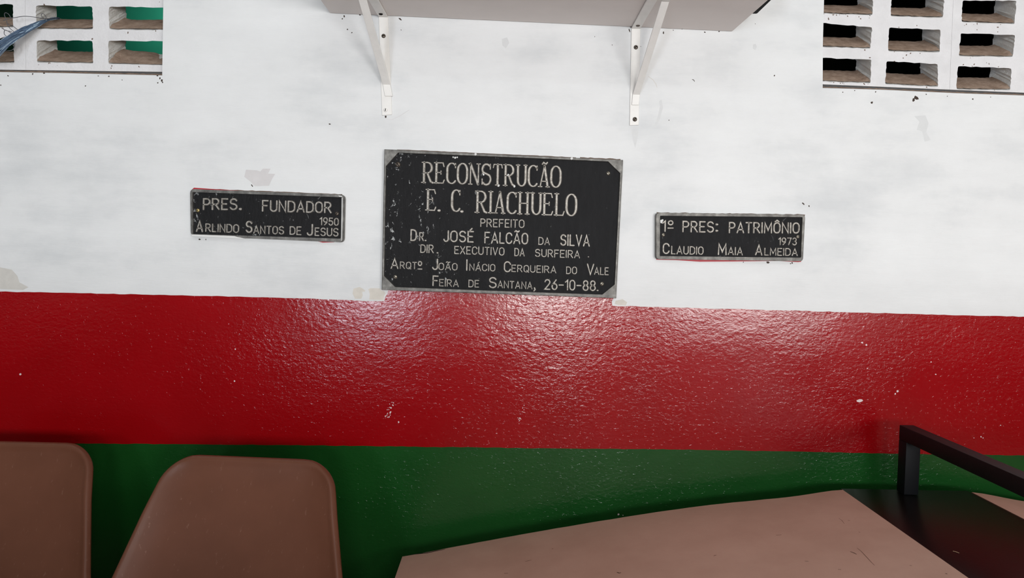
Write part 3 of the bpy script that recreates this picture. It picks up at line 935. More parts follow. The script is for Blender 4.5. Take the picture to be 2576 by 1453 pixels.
# ------------------------------------------------------------------ plaques
def lerp2(q4, u, v):
    """q4 TL TR BR BL in px; u right 0..1, v down 0..1"""
    a = Vector(q4[0]).lerp(Vector(q4[1]), u)
    b = Vector(q4[3]).lerp(Vector(q4[2]), u)
    return a.lerp(b, v)
def rounded(q4, r, n=4):
    P = [Vector(p) for p in q4]
    out = []
    for i in range(4):
        a, b, c = P[i - 1], P[i], P[(i + 1) % 4]
        da, dc = (a - b).normalized(), (c - b).normalized()
        for k in range(n + 1):
            s = k / n
            p1, p2 = b + da * r * (1 - s), b + dc * r * s
            out.append(p1 * (1 - s) + p2 * s if False else b + da * r * (1 - s) ** 2 + dc * r * s ** 2)
    return out
def plaque(name, label, outer_px, inner_px, depth, recess, face_mat, rim_slope):
    """cast plate: outer outline, raised rim, sunk black face"""
    yf = -depth
    pl = lambda p, y, yy: Vector((wxz(p[0], p[1], y)[0], yy, wxz(p[0], p[1], y)[1]))
    c = lerp2([outer_px[0], outer_px[len(outer_px) // 4], outer_px[len(outer_px) // 2], outer_px[3 * len(outer_px) // 4]], 0.5, 0.5)
    cen = aty(c[0], c[1], 0)
    root = empty(name, cen, label, 'plaque')
    n = len(outer_px)
    assert len(inner_px) == n
    cc = Vector((sum(p[0] for p in outer_px) / n, sum(p[1] for p in outer_px) / n))
    def toward(p, d):
        p = Vector(p)
        return p + (cc - p).normalized() * d
    rings = [([pl(p, yf, 0.0) for p in outer_px]),
             ([pl(p, yf, yf + 0.0012) for p in outer_px]),
             ([pl(toward(p, 1.6), yf, yf) for p in outer_px]),
             ([pl(toward(p, -rim_slope), yf, yf) for p in inner_px]),
             ([pl(p, yf, yf + recess) for p in inner_px])]
    v = [q_ for r_ in rings for q_ in r_]
    f = []
    for j in range(4):
        for i in range(n):
            f.append((j * n + i, j * n + (i + 1) % n, (j + 1) * n + (i + 1) % n, (j + 1) * n + i))
    obj('rim', v, f, M['plaque_rim'], root, auto=35)
    v = [pl(p, yf, yf + recess) for p in inner_px] + [pl(p, yf, 0.0) for p in inner_px]
    obj('face', v, [tuple(range(n)), tuple(range(2 * n - 1, n - 1, -1))] + [(i, (i + 1) % n, n + (i + 1) % n, n + i) for i in range(n)], M[face_mat], root)
    return root, yf + recess
def dens(P, k):
    out = []
    for i in range(len(P)):
        a, b = Vector(P[i]), Vector(P[(i + 1) % len(P)])
        for j in range(k): out.append(a.lerp(b, j / k))
    return out
MF = (940, 350, 0.29596)
zz = lambda pts, fr: [Vector((fr[0] + x * fr[2], fr[1] + y * fr[2])) for x, y in pts]
in_main = zz([(107, 230), (210, 116), (1990, 190), (2093, 290), (2046, 1232), (1940, 1318), (186, 1254), (91, 1160)], MF)
ou_main = [Vector(p) for p in [(966, 390), (966.8, 374.3), (1553, 401.2), (1567.5, 402.0), (1551, 735), (1550, 750), (975, 729.6), (960, 729)]]
ou_main = [Vector((966.2, 404)), Vector((967, 375)), Vector((1540, 400.8)), Vector((1567.5, 402)), Vector((1551.4, 722)), Vector((1550, 750)), Vector((990, 730)), Vector((960, 729))]
root, yf = plaque('memorial_plaque', 'large black rectangular memorial plaque with cut corners above the red band', dens(ou_main, 3), dens(in_main, 3), 0.016, 0.005, 'black_enamel', 1.2)
def lines(root, yf, fr, rows, hwf=0.075, serif=False):
    for row in rows:
        mb, end = None, None
        for wd in row:
            hgt = wd[3] - wd[2]
            if mb is None or wd[1] - end > (0.62 if serif else 0.36) * hgt:
                if mb: mb.build('lettering', [M['plaque_letter']], root, auto=30)
                mb = MB()
            word(mb, *wd, yf, fr, hwf, serif)
            end = wd[4]
        mb.build('lettering', [M['plaque_letter']], root, auto=30)
lines(root, yf, MF, [
    [('RECONSTRUCÃO', 405, 186, 378, 1597, 220, 420)],
    [('E', 438, 416, 612, 538, 420, 616)], [('C', 648, 418, 622, 742, 422, 626)], [('RIACHUELO', 858, 430, 632, 1730, 458, 662)]], 0.056, True)
lines(root, yf, MF, [
    [('PREFEITO', 905, 672, 746, 1282, 682, 756)],
    [('D', 310, 762, 866, 368, 764, 868), ('R', 385, 788, 866, 428, 789, 867), ('JOSÉ', 590, 772, 874, 852, 778, 880), ('FALCÃO', 938, 784, 886, 1314, 794, 896), ('DA', 1398, 830, 898, 1498, 833, 901), ('SILVA', 1583, 805, 906, 1838, 810, 914)],
    [('DIR', 395, 892, 966, 512, 895, 970), ('EXECUTIVO', 684, 905, 976, 1112, 918, 990), ('DA', 1194, 922, 994, 1284, 925, 997), ('SURFEIRA', 1370, 930, 1000, 1754, 944, 1013)],
    [('A', 143, 1008, 1102, 212, 1010, 1104), ('RQT', 222, 1038, 1102, 368, 1042, 1106), ('J', 495, 1012, 1112, 548, 1013, 1113), ('OÃO', 550, 1048, 1112, 713, 1052, 1116), ('I', 784, 1018, 1118, 800, 1018, 1118), ('NÁCIO', 812, 1054, 1118, 1034, 1060, 1124), ('C', 1104, 1034, 1130, 1166, 1036, 1132), ('ERQUEIRA', 1170, 1064, 1128, 1552, 1076, 1140), ('DO', 1634, 1080, 1146, 1728, 1082, 1148), ('V', 1808, 1054, 1154, 1874, 1056, 1156), ('ALE', 1872, 1084, 1152, 1998, 1088, 1156)],
    [('F', 498, 1155, 1248, 552, 1157, 1250), ('EIRA', 556, 1186, 1250, 724, 1192, 1257), ('DE', 804, 1192, 1258, 897, 1195, 1261), ('S', 977, 1168, 1266, 1046, 1170, 1268), ('ANTANA', 1052, 1198, 1264, 1350, 1210, 1276), ('26-10-88', 1448, 1186, 1280, 1888, 1198, 1292)]], 0.07)
def stops(root, yf, fr, pts):
    mb = MB()
    for (x, y, r) in pts:
        u, v = fr[0] + x * fr[2], fr[1] + y * fr[2]
        stroke(mb, [(u - r * 0.4, v), (u + r * 0.4, v)], r, lambda p, yy: Vector((wxz(p.x, p.y, yf)[0], yy, wxz(p.x, p.y, yf)[1])), yf + 0.0004, yf - 0.002)
    mb.build('full_stop', [M['plaque_letter']], root, auto=30)
for p_ in [(556, 606, 3.4), (750, 614, 3.4), (442, 860, 2.0), (543, 965, 2.0), (1903, 1284, 2.0), (1825, 999, 1.4)]:
    stops(root, yf, MF, [p_])
# comma after the town, ordinal after the abbreviation
mb = MB()
place = lambda p, yy: Vector((wxz(p.x, p.y, yf)[0], yy, wxz(p.x, p.y, yf)[1]))
stroke(mb, [(MF[0] + x * MF[2], MF[1] + y * MF[2]) for x, y in [(1366, 1262), (1372, 1276), (1362, 1288)]], 1.9, place, yf + 0.0004, yf - 0.002)
mb.build('comma', [M['plaque_letter']], root, auto=30)
mb = MB()
for st, h_ in ((arc(394, 1056, 14, 17, 0, 360, 14), 1.7), ([(378, 1102), (410, 1103)], 1.6)):
    stroke(mb, [(MF[0] + x * MF[2], MF[1] + y * MF[2]) for x, y in st], h_, place, yf + 0.0004, yf - 0.002)
mb.build('lettering', [M['plaque_letter']], root, auto=30)
for (x, y, r, a, mt) in [(207, 215, 6.5, 2.2, 'screw_dark'), (1994, 290, 5.0, 2.2, 'screw_metal'), (184, 1170, 5.2, 2.7, 'screw_metal'), (1940, 1228, 5.2, 0.8, 'screw_metal')]:
    screw('screw', root, MF[0] + x * MF[2], MF[1] + y * MF[2], yf, r, mt, a)
# white paint drips on the plaque
for (x, y, r) in [(866, 127, 3.2), (1683, 164, 3.4), (1062, 394, 3.0), (1196, 399, 2.9), (1143, 303, 2.6), (692, 156, 3.4), (710, 153, 2.6), (675, 152, 2.4), (932, 287, 4.0), (934, 300, 3.0)]:
    u, v = MF[0] + x * MF[2], MF[1] + y * MF[2]
    yy = -0.0165 if y < 180 and x > 800 else (yf - 0.0026 if y > 180 and x > 940 else yf - 0.0003)
    c = aty(u, v, yy)
    rr = random.Random(int(x))
    k = r * 0.00097
    n = 10
    vs = [(c.x + k * rr.uniform(0.8, 1.1) * cos(2 * pi * i / n), c.y + 0.0006, c.z + k * rr.uniform(0.8, 1.2) * sin(2 * pi * i / n)) for i in range(n)] + [(c.x, c.y - 0.0007, c.z)]
    obj('paint_drip', vs, [(i, (i + 1) % n, n) for i in range(n)], M['chip_white'], root, smooth=True)

LF = (460, 400, 0.17081)
ou = rounded(zz([(104, 438), (2382, 524), (2366, 1226), (114, 1128)], LF), 11)
inn = rounded(zz([(145, 486), (2334, 562), (2320, 1170), (152, 1100)], LF), 2.5)
root, yf = plaque('memorial_plaque', 'small black plaque with rounded corners, left of the large plaque, dated 1950', ou, inn, 0.014, 0.005, 'black_enamel_worn', 0.8)
lines(root, yf, LF, [
    [('PRES', 292, 572, 754, 806, 574, 754), ('FUNDADOR', 1163, 598, 776, 2194, 626, 802)],
    [('1950', 2012, 852, 976, 2298, 866, 984)],
    [('A', 192, 900, 1074, 302, 904, 1078), ('RLINDO', 330, 945, 1072, 830, 958, 1090), ('S', 922, 905, 1088, 1028, 908, 1090), ('ANTOS', 1038, 974, 1100, 1492, 986, 1112), ('DE', 1572, 986, 1114, 1750, 990, 1122), ('J', 1822, 950, 1130, 1918, 952, 1132), ('ESUS', 1940, 1004, 1132, 2294, 1012, 1142)]], 0.072)
stops(root, yf, LF, [(850, 735, 3.2)])
screw('screw', root, LF[0] + 2270 * LF[2], LF[1] + 802 * LF[2], yf, 5.0, 'screw_dark', 0.8)
screw('screw', root, LF[0] + 222 * LF[2], LF[1] + 755 * LF[2], yf, 4.6, 'screw_brass', 2.9)
# white wall paint smeared over the lower left of the rim and in the right corner
def smear(root, pts, y):
    p = [aty(u, v, y) for u, v in pts]
    n = len(p)
    obj('paint_smear', [(a.x, y, a.z) for a in p] + [(a.x, y + 0.0008, a.z) for a in p], [tuple(range(n)), tuple(range(2 * n - 1, n - 1, -1))] + [(i, (i + 1) % n, n + (i + 1) % n, n + i) for i in range(n)], M['chip_white'], root)
smear(root, zz([(125, 1108), (240, 1112), (760, 1132), (800, 1145), (950, 1176), (600, 1158), (240, 1142), (140, 1132)], LF), -0.0147)
smear(root, zz([(2340, 575), (2352, 560), (2350, 900), (2342, 1190), (2334, 1210), (2338, 900)], LF), -0.0147)
smear(root, zz([(2290, 535), (2350, 545), (2340, 556), (2300, 552)], LF), -0.0147)

RF = (1630, 500, 0.16693)
ou = rounded(zz([(118, 208), (2372, 238), (2338, 940), (118, 908)], RF), 9)
inn = rounded(zz([(186, 254), (2326, 276), (2302, 884), (182, 860)], RF), 2.0)
root, yf = plaque('memorial_plaque', 'small black plaque right of the large plaque, dated 1973, lowest of the three', ou, inn, 0.014, 0.005, 'black_enamel_dusty', 0.8)
lines(root, yf, RF, [
    [('1', 206, 322, 498, 268, 322, 500), ('PRES', 512, 326, 506, 994, 336, 512), ('PATRIMÔNIO', 1212, 344, 520, 2284, 352, 526)],
    [('1973', 1956, 578, 698, 2240, 582, 702)],
    [('C', 216, 660, 832, 324, 664, 834), ('LAUDIO', 345, 704, 836, 836, 716, 844), ('M', 1046, 664, 850, 1186, 668, 852), ('AIA', 1198, 720, 848, 1428, 724, 854), ('A', 1608, 682, 852, 1724, 686, 856), ('LMEIDA', 1748, 734, 854, 2254, 742, 862)]], 0.072)
mb = MB()
for st, h_ in ((arc(340, 360, 34, 30, 0, 360, 14), 1.9), ([(300, 440), (376, 440)], 1.9)):
    stroke(mb, [(RF[0] + x * RF[2], RF[1] + y * RF[2]) for x, y in st], h_, place, yf + 0.0004, yf - 0.002)
mb.build('lettering', [M['plaque_letter']], root, auto=30)
stops(root, yf, RF, [(1035, 385, 2.9)])
stops(root, yf, RF, [(1035, 480, 2.9)])
screw('screw', root, RF[0] + 230 * RF[2], RF[1] + 541 * RF[2], yf, 4.6, 'screw_metal', 0.5)
screw('screw', root, RF[0] + 2258 * RF[2], RF[1] + 570 * RF[2], yf, 4.6, 'screw_metal', 0.1)
smear(root, zz([(186, 320), (225, 305), (235, 320), (205, 370), (188, 360)], RF), yf - 0.0006)

# ------------------------------------------------------------------ wall shelf on two brackets
SD = 0.30                                   # shelf depth
sl, sr = aty(830, 33, -0.002), aty(1843, 79, -0.002)
tilt = (sr.z - sl.z) / (sr.x - sl.x)
zs = lambda x: sl.z + tilt * (x - sl.x)     # underside of the shelf
mb = MB()
T = 0.018
P = [(sl.x, -0.002, zs(sl.x)), (sr.x, -0.002, zs(sr.x)), (sr.x + 0.012, -SD, zs(sr.x)), (sl.x, -SD, zs(sl.x))]
bm = bmesh.new()
vsb = [bm.verts.new(p) for p in P] + [bm.verts.new((p[0], p[1], p[2] + T)) for p in P]
for f in [(0, 3, 2, 1), (4, 5, 6, 7), (0, 1, 5, 4), (1, 2, 6, 5), (2, 3, 7, 6), (3, 0, 4, 7)]: bm.faces.new([vsb[i] for i in f])
bmesh.ops.bevel(bm, geom=bm.edges[:], offset=0.0015, segments=2, affect='EDGES')
bm.verts.index_update()
mb.add([v_.co for v_ in bm.verts], [tuple(v_.index for v_ in f.verts) for f in bm.faces])
bm.free()
o = mb.build('wall_shelf', [M['shelf_white']], auto=40)
tag(o, 'long white shelf board on two brackets at the top of the wall', 'shelf')

def bracket(label, strip_px, arm_u, brace_lo, brace_hi, wpx, arm_len, screws, hole, left):
    """strip_px: four corners TL TR BR BL of the wall strip in pixels"""
    th = 0.0035
    q4 = [aty(u, v, -th) for u, v in strip_px]
    rootz = zs(q4[0].x)
    root = empty('shelf_bracket', ((q4[0].x + q4[1].x) / 2, 0, q4[2].z), label, 'bracket', 'white brackets holding the shelf')
    mb = MB()
    zt = zs((q4[0].x + q4[1].x) / 2) - 0.001
    tl, tr = Vector(q4[0]), Vector(q4[1])
    bl, br = Vector(q4[3]), Vector(q4[2])
    # carry the strip up to the bend under the shelf
    k = (zt - bl.z) / (tl.z - bl.z)
    tl = bl + (tl - bl) * k
    tr = br + (tr - br) * k
    tl.z = tr.z = zt
    mb.hexa([(bl.x, -th, bl.z), (br.x, -th, br.z), (br.x, -0.0002, br.z), (bl.x, -0.0002, bl.z), (tl.x, -th, tl.z), (tr.x, -th, tr.z), (tr.x, -0.0002, tr.z), (tl.x, -0.0002, tl.z)])
    s_ = mb.build('wall_strip', [M['bracket_white']], root)
    bv = s_.modifiers.new('bevel', 'BEVEL'); bv.width = 0.0008; bv.segments = 2
    mb = MB()
    za = zt
    dx = arm_u * arm_len
    mb.hexa([(tl.x, -0.0002, za - th), (tr.x, -0.0002, za - th), (tr.x + dx, -arm_len, za - th), (tl.x + dx, -arm_len, za - th), (tl.x, -0.0002, za), (tr.x, -0.0002, za), (tr.x + dx, -arm_len, za), (tl.x + dx, -arm_len, za)])
    s_ = mb.build('shelf_arm', [M['bracket_white']], root)
    bv = s_.modifiers.new('bevel', 'BEVEL'); bv.width = 0.0008; bv.segments = 2
    # diagonal brace of flat bar, its foot lying on the strip
    wd = wpx * 0.00097
    f0 = Vector(aty(brace_lo[0], brace_lo[1], -th - 0.002))
    f1 = Vector(aty(brace_lo[2], brace_lo[3], -th - 0.002))     # end of the foot, below
    arm_end = Vector(((tl.x + tr.x) / 2 + brace_hi[0], -arm_len * 0.92, za - th - 0.002))
    ex = Vector((1, 0, 0))
    line = [f1, f0 + (f1 - f0) * 0.12, f0, f0 + (arm_end - f0) * 0.1, arm_end - (arm_end - f0) * 0.08, arm_end, arm_end + Vector((dx * 0.06, -0.012, 0))]
    v, f = [], []
    for i, p in enumerate(line):
        d = (line[min(i + 1, len(line) - 1)] - line[max(i - 1, 0)]).normalized()
        nn = ex.cross(d).normalized()
        for sgn, hh in ((-1, 1), (1, 1), (1, -1), (-1, -1)):
            v.append(p + ex * wd / 2 * sgn + nn * 0.0018 * hh)
    n = len(line)
    for i in range(n - 1):
        for j in range(4): f.append((i * 4 + j, i * 4 + (j + 1) % 4, i * 4 + 4 + (j + 1) % 4, i * 4 + 4 + j))
    f += [(0, 1, 2, 3), tuple((n - 1) * 4 + j for j in range(4))]
    br_ = obj('brace', v, f, M['bracket_white'], root)
    bv = br_.modifiers.new('bevel', 'BEVEL'); bv.width = 0.0006; bv.segments = 2
    for (u, v_, r, a, mt) in screws:
        screw('screw', root, u, v_, -th, r, mt, a)
    return root, th
b1, th = bracket('white metal shelf bracket holding the left part of the shelf, brace leaning left',
    [(952.5, 43), (976, 42), (986, 288), (961, 290)], -0.02, (972.5, 212, 978, 242), (-0.018,), 18.5, 0.215,
    [(965, 90.5, 5.2, 0.05, 'screw_dark'), (970, 276.5, 5.2, 1.4, 'bracket_white')], (970, 293), True)
b2, th = bracket('white metal shelf bracket holding the right part of the shelf, brace leaning right',
    [(1588.5, 70), (1611, 70), (1607, 314), (1584, 315)], 0.0, (1600.5, 237, 1598, 264), (0.028,), 17.5, 0.225,
    [(1599.5, 119, 5.4, 0.7, 'screw_dark'), (1597, 300, 5.6, 1.0, 'screw_dark')], None, False)
# screw through each arm into the shelf: seen from below
def arm_screw(root, x, y, mt):
    z = zs(x) - 0.0045
    mb = MB()
    n = 14
    r = 0.0052
    vs = [(x + r * cos(2 * pi * i / n), y + r * sin(2 * pi * i / n), z) for i in range(n)] + [(x + r * 0.7 * cos(2 * pi * i / n), y + r * 0.7 * sin(2 * pi * i / n), z - 0.002) for i in range(n)]
    mb.add(vs, [(i, (i + 1) % n, n + (i + 1) % n, n + i) for i in range(n)] + [tuple(n + i for i in range(n))])
    mb.build('screw', [M[mt]], root, auto=40)
arm_screw(b1, aty(962, 40, 0).x + 0.001, -0.028, 'slot_dark')
arm_screw(b2, aty(1606, 66, 0).x - 0.006, -0.028, 'screw_dark')
# black case on the shelf, overhanging its right end
mb = MB()
zt = zs(sr.x) + T + 0.0006
def atz(u, v, z):
    r = ray(u, v)
    return CAM + r * ((z - CAM.z) / r.z)
k0, k1 = atz(1906, 36, zt), atz(1940, 0, zt)
xk = (k0.x + k1.x) / 2
mb.bevbox((xk - 0.2, -0.275, zt), (xk, k0.y, zt + 0.06), 0.004)
o = mb.build('black_case', [M['black_plastic']], auto=40)
tag(o, 'black case lying on the shelf, its edge poking past the right end', 'case')

# ------------------------------------------------------------------ frayed blue rope hanging from the left window
root = empty('frayed_rope', aty(70, 80, 0.0), 'frayed blue rope end hanging out of the left pierced window', 'rope')
# centre line: from inside the opening, over the block, down to the left
ctr = [(aty(150, 46, 0.075), 0.003), (aty(128, 48, 0.05), 0.004), (aty(108, 54, 0.022), 0.006), (aty(84, 66, 0.002), 0.009), (aty(60, 78, -0.012), 0.011), (aty(36, 92, -0.022), 0.013), (aty(12, 108, -0.03), 0.016), (aty(-14, 130, -0.035), 0.02), (aty(-34, 156, -0.03), 0.024)]
def spl(pts, t):
    n = len(pts) - 1
    x = min(max(t, 0), 0.9999) * n
    i = int(x)
    s = x - i
    p0, p1, p2, p3 = pts[max(i - 1, 0)], pts[i], pts[i + 1], pts[min(i + 2, n)]
    return 0.5 * ((2 * p1) + (p2 - p0) * s + (2 * p0 - 5 * p1 + 4 * p2 - p3) * s * s + (3 * p1 - p0 - 3 * p2 + p3) * s ** 3)
cp = [Vector(c[0]) for c in ctr]
cw = [Vector((c[1] * 0.72, 0, 0)) for c in ctr]
q = random.Random(11)
mb, mp = MB(), MB()
for i in range(150):
    a, r0 = q.uniform(0, 2 * pi), q.uniform(0, 1) ** 0.6
    ph, am = q.uniform(0, 6), q.uniform(0.0, 0.9)
    t1 = q.uniform(0.7, 1.0)
    t0 = q.uniform(0, 0.12)
    pts = []
    for k in range(17):
        t_ = t0 + (t1 - t0) * k / 16
        c = spl(cp, t_)
        wd = spl(cw, t_).x
        d = (spl(cp, t_ + 0.03) - spl(cp, t_ - 0.03)).normalized()
        n1 = d.cross(Vector((0, 1, 0))).normalized()
        off = n1 * cos(a + am * sin(ph + t_ * 9)) * wd * r0 + Vector((0, -1, 0)) * (sin(a) * wd * r0 * 0.5)
        pts.append(c + off + Vector((0, 0, 0.0012 * sin(ph + t_ * 23))))
    (mp if i % 4 == 0 else mb).tube(pts, q.uniform(0.0005, 0.0009), 4)
mb.build('strands', [M['blue_fibre']], root, smooth=True)['kind'] = 'stuff'
o = mp.build('strands', [M['pale_fibre']], root, smooth=True)
o['kind'] = 'stuff'
o['label'] = 'pale blue strands'
mb = MB()
for pts in [[(145, 47), (118, 47), (104, 46), (80, 42), (58, 41), (40, 44), (22, 47), (8, 52)],
            [(118, 50), (109, 45), (104, 39), (106, 34), (111, 36), (116, 44), (118, 50)],
            [(27, 45), (22, 36), (14, 32), (11, 37), (15, 48)], [(45, 75), (30, 64), (20, 60)], [(38, 82), (24, 70), (18, 60), (17, 52)],
            [(30, 85), (20, 78), (12, 76), (11, 86), (20, 94)], [(24, 94), (14, 93), (3, 96)], [(30, 80), (14, 76), (4, 70)], [(35, 100), (37, 115), (30, 126), (10, 128), (-10, 130)], [(16, 102), (28, 108), (36, 118)]]:
    vp = [Vector(aty(u, v, -0.018 - 0.004 * sin(i))) for i, (u, v) in enumerate(pts)]
    if pts[0] == (145, 47):
        vp[0] = Vector(aty(145, 47, 0.07)); vp[1] = Vector(aty(118, 47, 0.03)); vp[2] = Vector(aty(104, 46, 0.012))
    if pts[0] == (118, 50):
        vp = [Vector(aty(u, v, 0.02)) for u, v in pts]
    mb.tube([spl(vp, i / 28) for i in range(29)], 0.0008, 5)
o = mb.build('loose_fibre', [M['grey_wire']], root, smooth=True)
o['kind'] = 'stuff'

# ------------------------------------------------------------------ curved game table with a bar net
YE = -0.09                                   # far edge
prof_px = [(1013, 1400), (1262, 1353.5), (1500, 1312), (1750, 1274.5), (2000, 1248), (2120, 1238)]
prof = [wxz(u, v, YE) for u, v in prof_px]
xL = aty(2120, 1238, YE).x
zS = aty(2240, 1232, YE).z - 0.002
xc = 0.962
hs = xc - xL                                 # half width of the black strip
W = 1.45
def zprof(x):
    """height of the playing surface at a distance left of the strip"""
    for a, b in zip(prof, prof[1:]):
        if x <= b[0]:
            return None
    return None
# smooth cubic through the measured heights
def fitz(d):
    # d: distance from strip edge towards the end of the table
    xs_ = [xL - p[0] for p in prof][::-1]
    zs_ = [p[1] for p in prof][::-1]
    zs_[0] = zS
    for i in range(len(xs_) - 1):
        if d <= xs_[i + 1] or i == len(xs_) - 2:
            s = (d - xs_[i]) / (xs_[i + 1] - xs_[i])
            m0 = (zs_[i + 1] - zs_[max(i - 1, 0)]) / (xs_[i + 1] - xs_[max(i - 1, 0)]) * (xs_[i + 1] - xs_[i]) if i else -0.06 * (xs_[1] - xs_[0])
            j = min(i + 2, len(xs_) - 1)
            m1 = (zs_[j] - zs_[i]) / (xs_[j] - xs_[i]) * (xs_[i + 1] - xs_[i])
            h00, h10, h01, h11 = 2 * s**3 - 3 * s**2 + 1, s**3 - 2 * s**2 + s, -2 * s**3 + 3 * s**2, s**3 - s**2
            return h00 * zs_[i] + h10 * m0 + h01 * zs_[i + 1] + h11 * m1
LEN = xL - prof[0][0]
tb = empty('game_table', (xc, YE - W / 2, 0), 'curved beige table with a black centre strip and low bar, in front of wall', 'table')
def wing(sgn):
    mb = MB()
    n = 40
    rows_ = []
    for i in range(n + 1):
        d = LEN * i / n
        x = xc + sgn * (hs + 0.0008 + d)
        rows_.append((x, fitz(d)))
    rr = random.Random(3)
    v, f, fm = [], [], []
    for (x, z) in rows_:
        jy = rr.uniform(-0.0008, 0.0008)
        v += [(x, YE + jy, z), (x, YE + jy - 0.0012, z + 0.001), (x, YE - W, z + 0.001), (x, YE - W, z - 0.017), (x, YE + jy, z - 0.017)]
    for i in range(n):
        for j in range(5):
            f.append((i * 5 + j, i * 5 + (j + 1) % 5, i * 5 + 5 + (j + 1) % 5, i * 5 + 5 + j))
            fm.append(0 if j == 1 else 1)
    f += [tuple(range(5)), tuple(n * 5 + j for j in range(5))]
    fm += [1, 1]
    mb.add(v, f)
    mb.m = fm
    o = mb.build('wing_panel', [M['beige_board'], M['board_edge']], tb)
    o['label'] = 'curved beige playing surface'
    return o
wing(-1); wing(1)
mb = MB()
mb.bevbox((xc - hs, YE - W, zS - 0.017), (xc + hs, YE + 0.012, zS), 0.0015)
mb.build('centre_strip', [M['black_board']], tb, auto=40)['label'] = 'black glossy centre strip'
# scratches and crumbs-sized chips in the board
def mark(pts, wd, mat, z_of, nm):
    L1, L2 = [], []
    for i, (u, v_) in enumerate(pts):
        r = ray(u, v_)
        z = zS
        for _ in range(12):
            p = CAM + r * ((z - CAM.z) / r.z)
            z = z_of(p.x)
        L1.append((p.x, p.y, z + 0.0013 if nm == 'scratch' else z + 0.0006))
    mb = MB()
    vs, fs = [], []
    n = len(L1)
    for i, p in enumerate(L1):
        a, b = Vector(L1[max(i - 1, 0)]), Vector(L1[min(i + 1, n - 1)])
        d = (b - a).normalized()
        nr = Vector((-d.y, d.x, 0)) * wd * (0.3 + 0.7 * sin(pi * (i + 0.5) / n))
        vs += [Vector(p) + nr, Vector(p) - nr]
    for i in range(n - 1): fs.append((2 * i, 2 * i + 1, 2 * i + 3, 2 * i + 2))
    mb.add(vs, fs)
    return mb.build(nm, [M[mat]], tb)
zw = lambda x: fitz(max(0.0, xL - x))
for pts, wd in [([(2156, 1379), (2166, 1387), (2180, 1402), (2191, 1414), (2200, 1423)], 0.0006), ([(2139, 1388), (2147, 1391), (2155, 1395)], 0.0012), ([(2110, 1304), (2118, 1310), (2124, 1318)], 0.0004),
                ([(2108, 1433), (2116, 1433.5)], 0.0008), ([(2133, 1309.5), (2138, 1310.5)], 0.0008), ([(2160, 1339), (2164, 1340)], 0.0008), ([(1321, 1413), (1329, 1411), (1337, 1409)], 0.0008), ([(1388, 1381), (1392, 1380.5)], 0.0012),
                ([(1552, 1440), (1558, 1442), (1562, 1441)], 0.002), ([(1952, 1347), (1966, 1346)], 0.0007), ([(2288, 1423), (2294, 1424)], 0.0007), ([(2378, 1443), (2383, 1445)], 0.0011), ([(1795, 1399), (1802, 1397)], 0.0008), ([(2025, 1412), (2034, 1412.5)], 0.0008), ([(1268, 1443), (1278, 1442.5)], 0.001)]:
    mark(pts, wd, 'board_scratch', zw, 'scratch')
mark([(1031, 1396), (1052, 1393.5), (1075, 1391), (1098, 1386), (1120, 1382)], 0.0022, 'slot_dark', zw, 'scratch')
mark([(2397, 1386), (2404, 1387.5), (2413, 1391)], 0.0012, 'chip_wood', lambda x: zS, 'chip')
# net: square tube frame
A = 0.017
zN = zS + 0.158
py = aty(2272, 1231, YE).y
yb = -0.06 - 0.026
net = MB()
xn = aty(2273, 1231, -0.085).x
net.bevbox((xn - A, -0.085 - A * 2, zS + 0.0003), (xn + A, -0.085, zN - 2 * A), 0.002)
net.build('net_post', [M['net_metal']], tb, auto=40)
net = MB()
net.bevbox((xn - A, -W + 0.03, zS + 0.0003), (xn + A, -W + 0.03 + 2 * A, zN - 2 * A), 0.002)
net.build('net_post', [M['net_metal']], tb, auto=40)
net = MB()
net.bevbox((xn - A, -W + 0.03, zN - 2 * A), (xn + A, -0.085, zN), 0.002)
net.build('net_bar', [M['net_metal']], tb, auto=40)
for sx2 in (-1, 1):
    for yy in (YE - 0.28, YE - W + 0.28):
        mb = MB()
        xx = xc + sx2 * 0.72
        mb.bevbox((xx - 0.025, yy - 0.025, 0.0), (xx + 0.025, yy + 0.025, fitz(0.72 - hs) - 0.03), 0.003)
        mb.build('leg', [M['black_metal']], tb, auto=40)
for yy in (YE - 0.28, YE - W + 0.28):
    mb = MB()
    mb.bevbox((xc - 0.745, yy - 0.02, fitz(0.72 - hs) - 0.06), (xc + 0.745, yy + 0.02, fitz(0.72 - hs) - 0.022), 0.003)
    mb.build('frame_rail', [M['black_metal']], tb, auto=40)

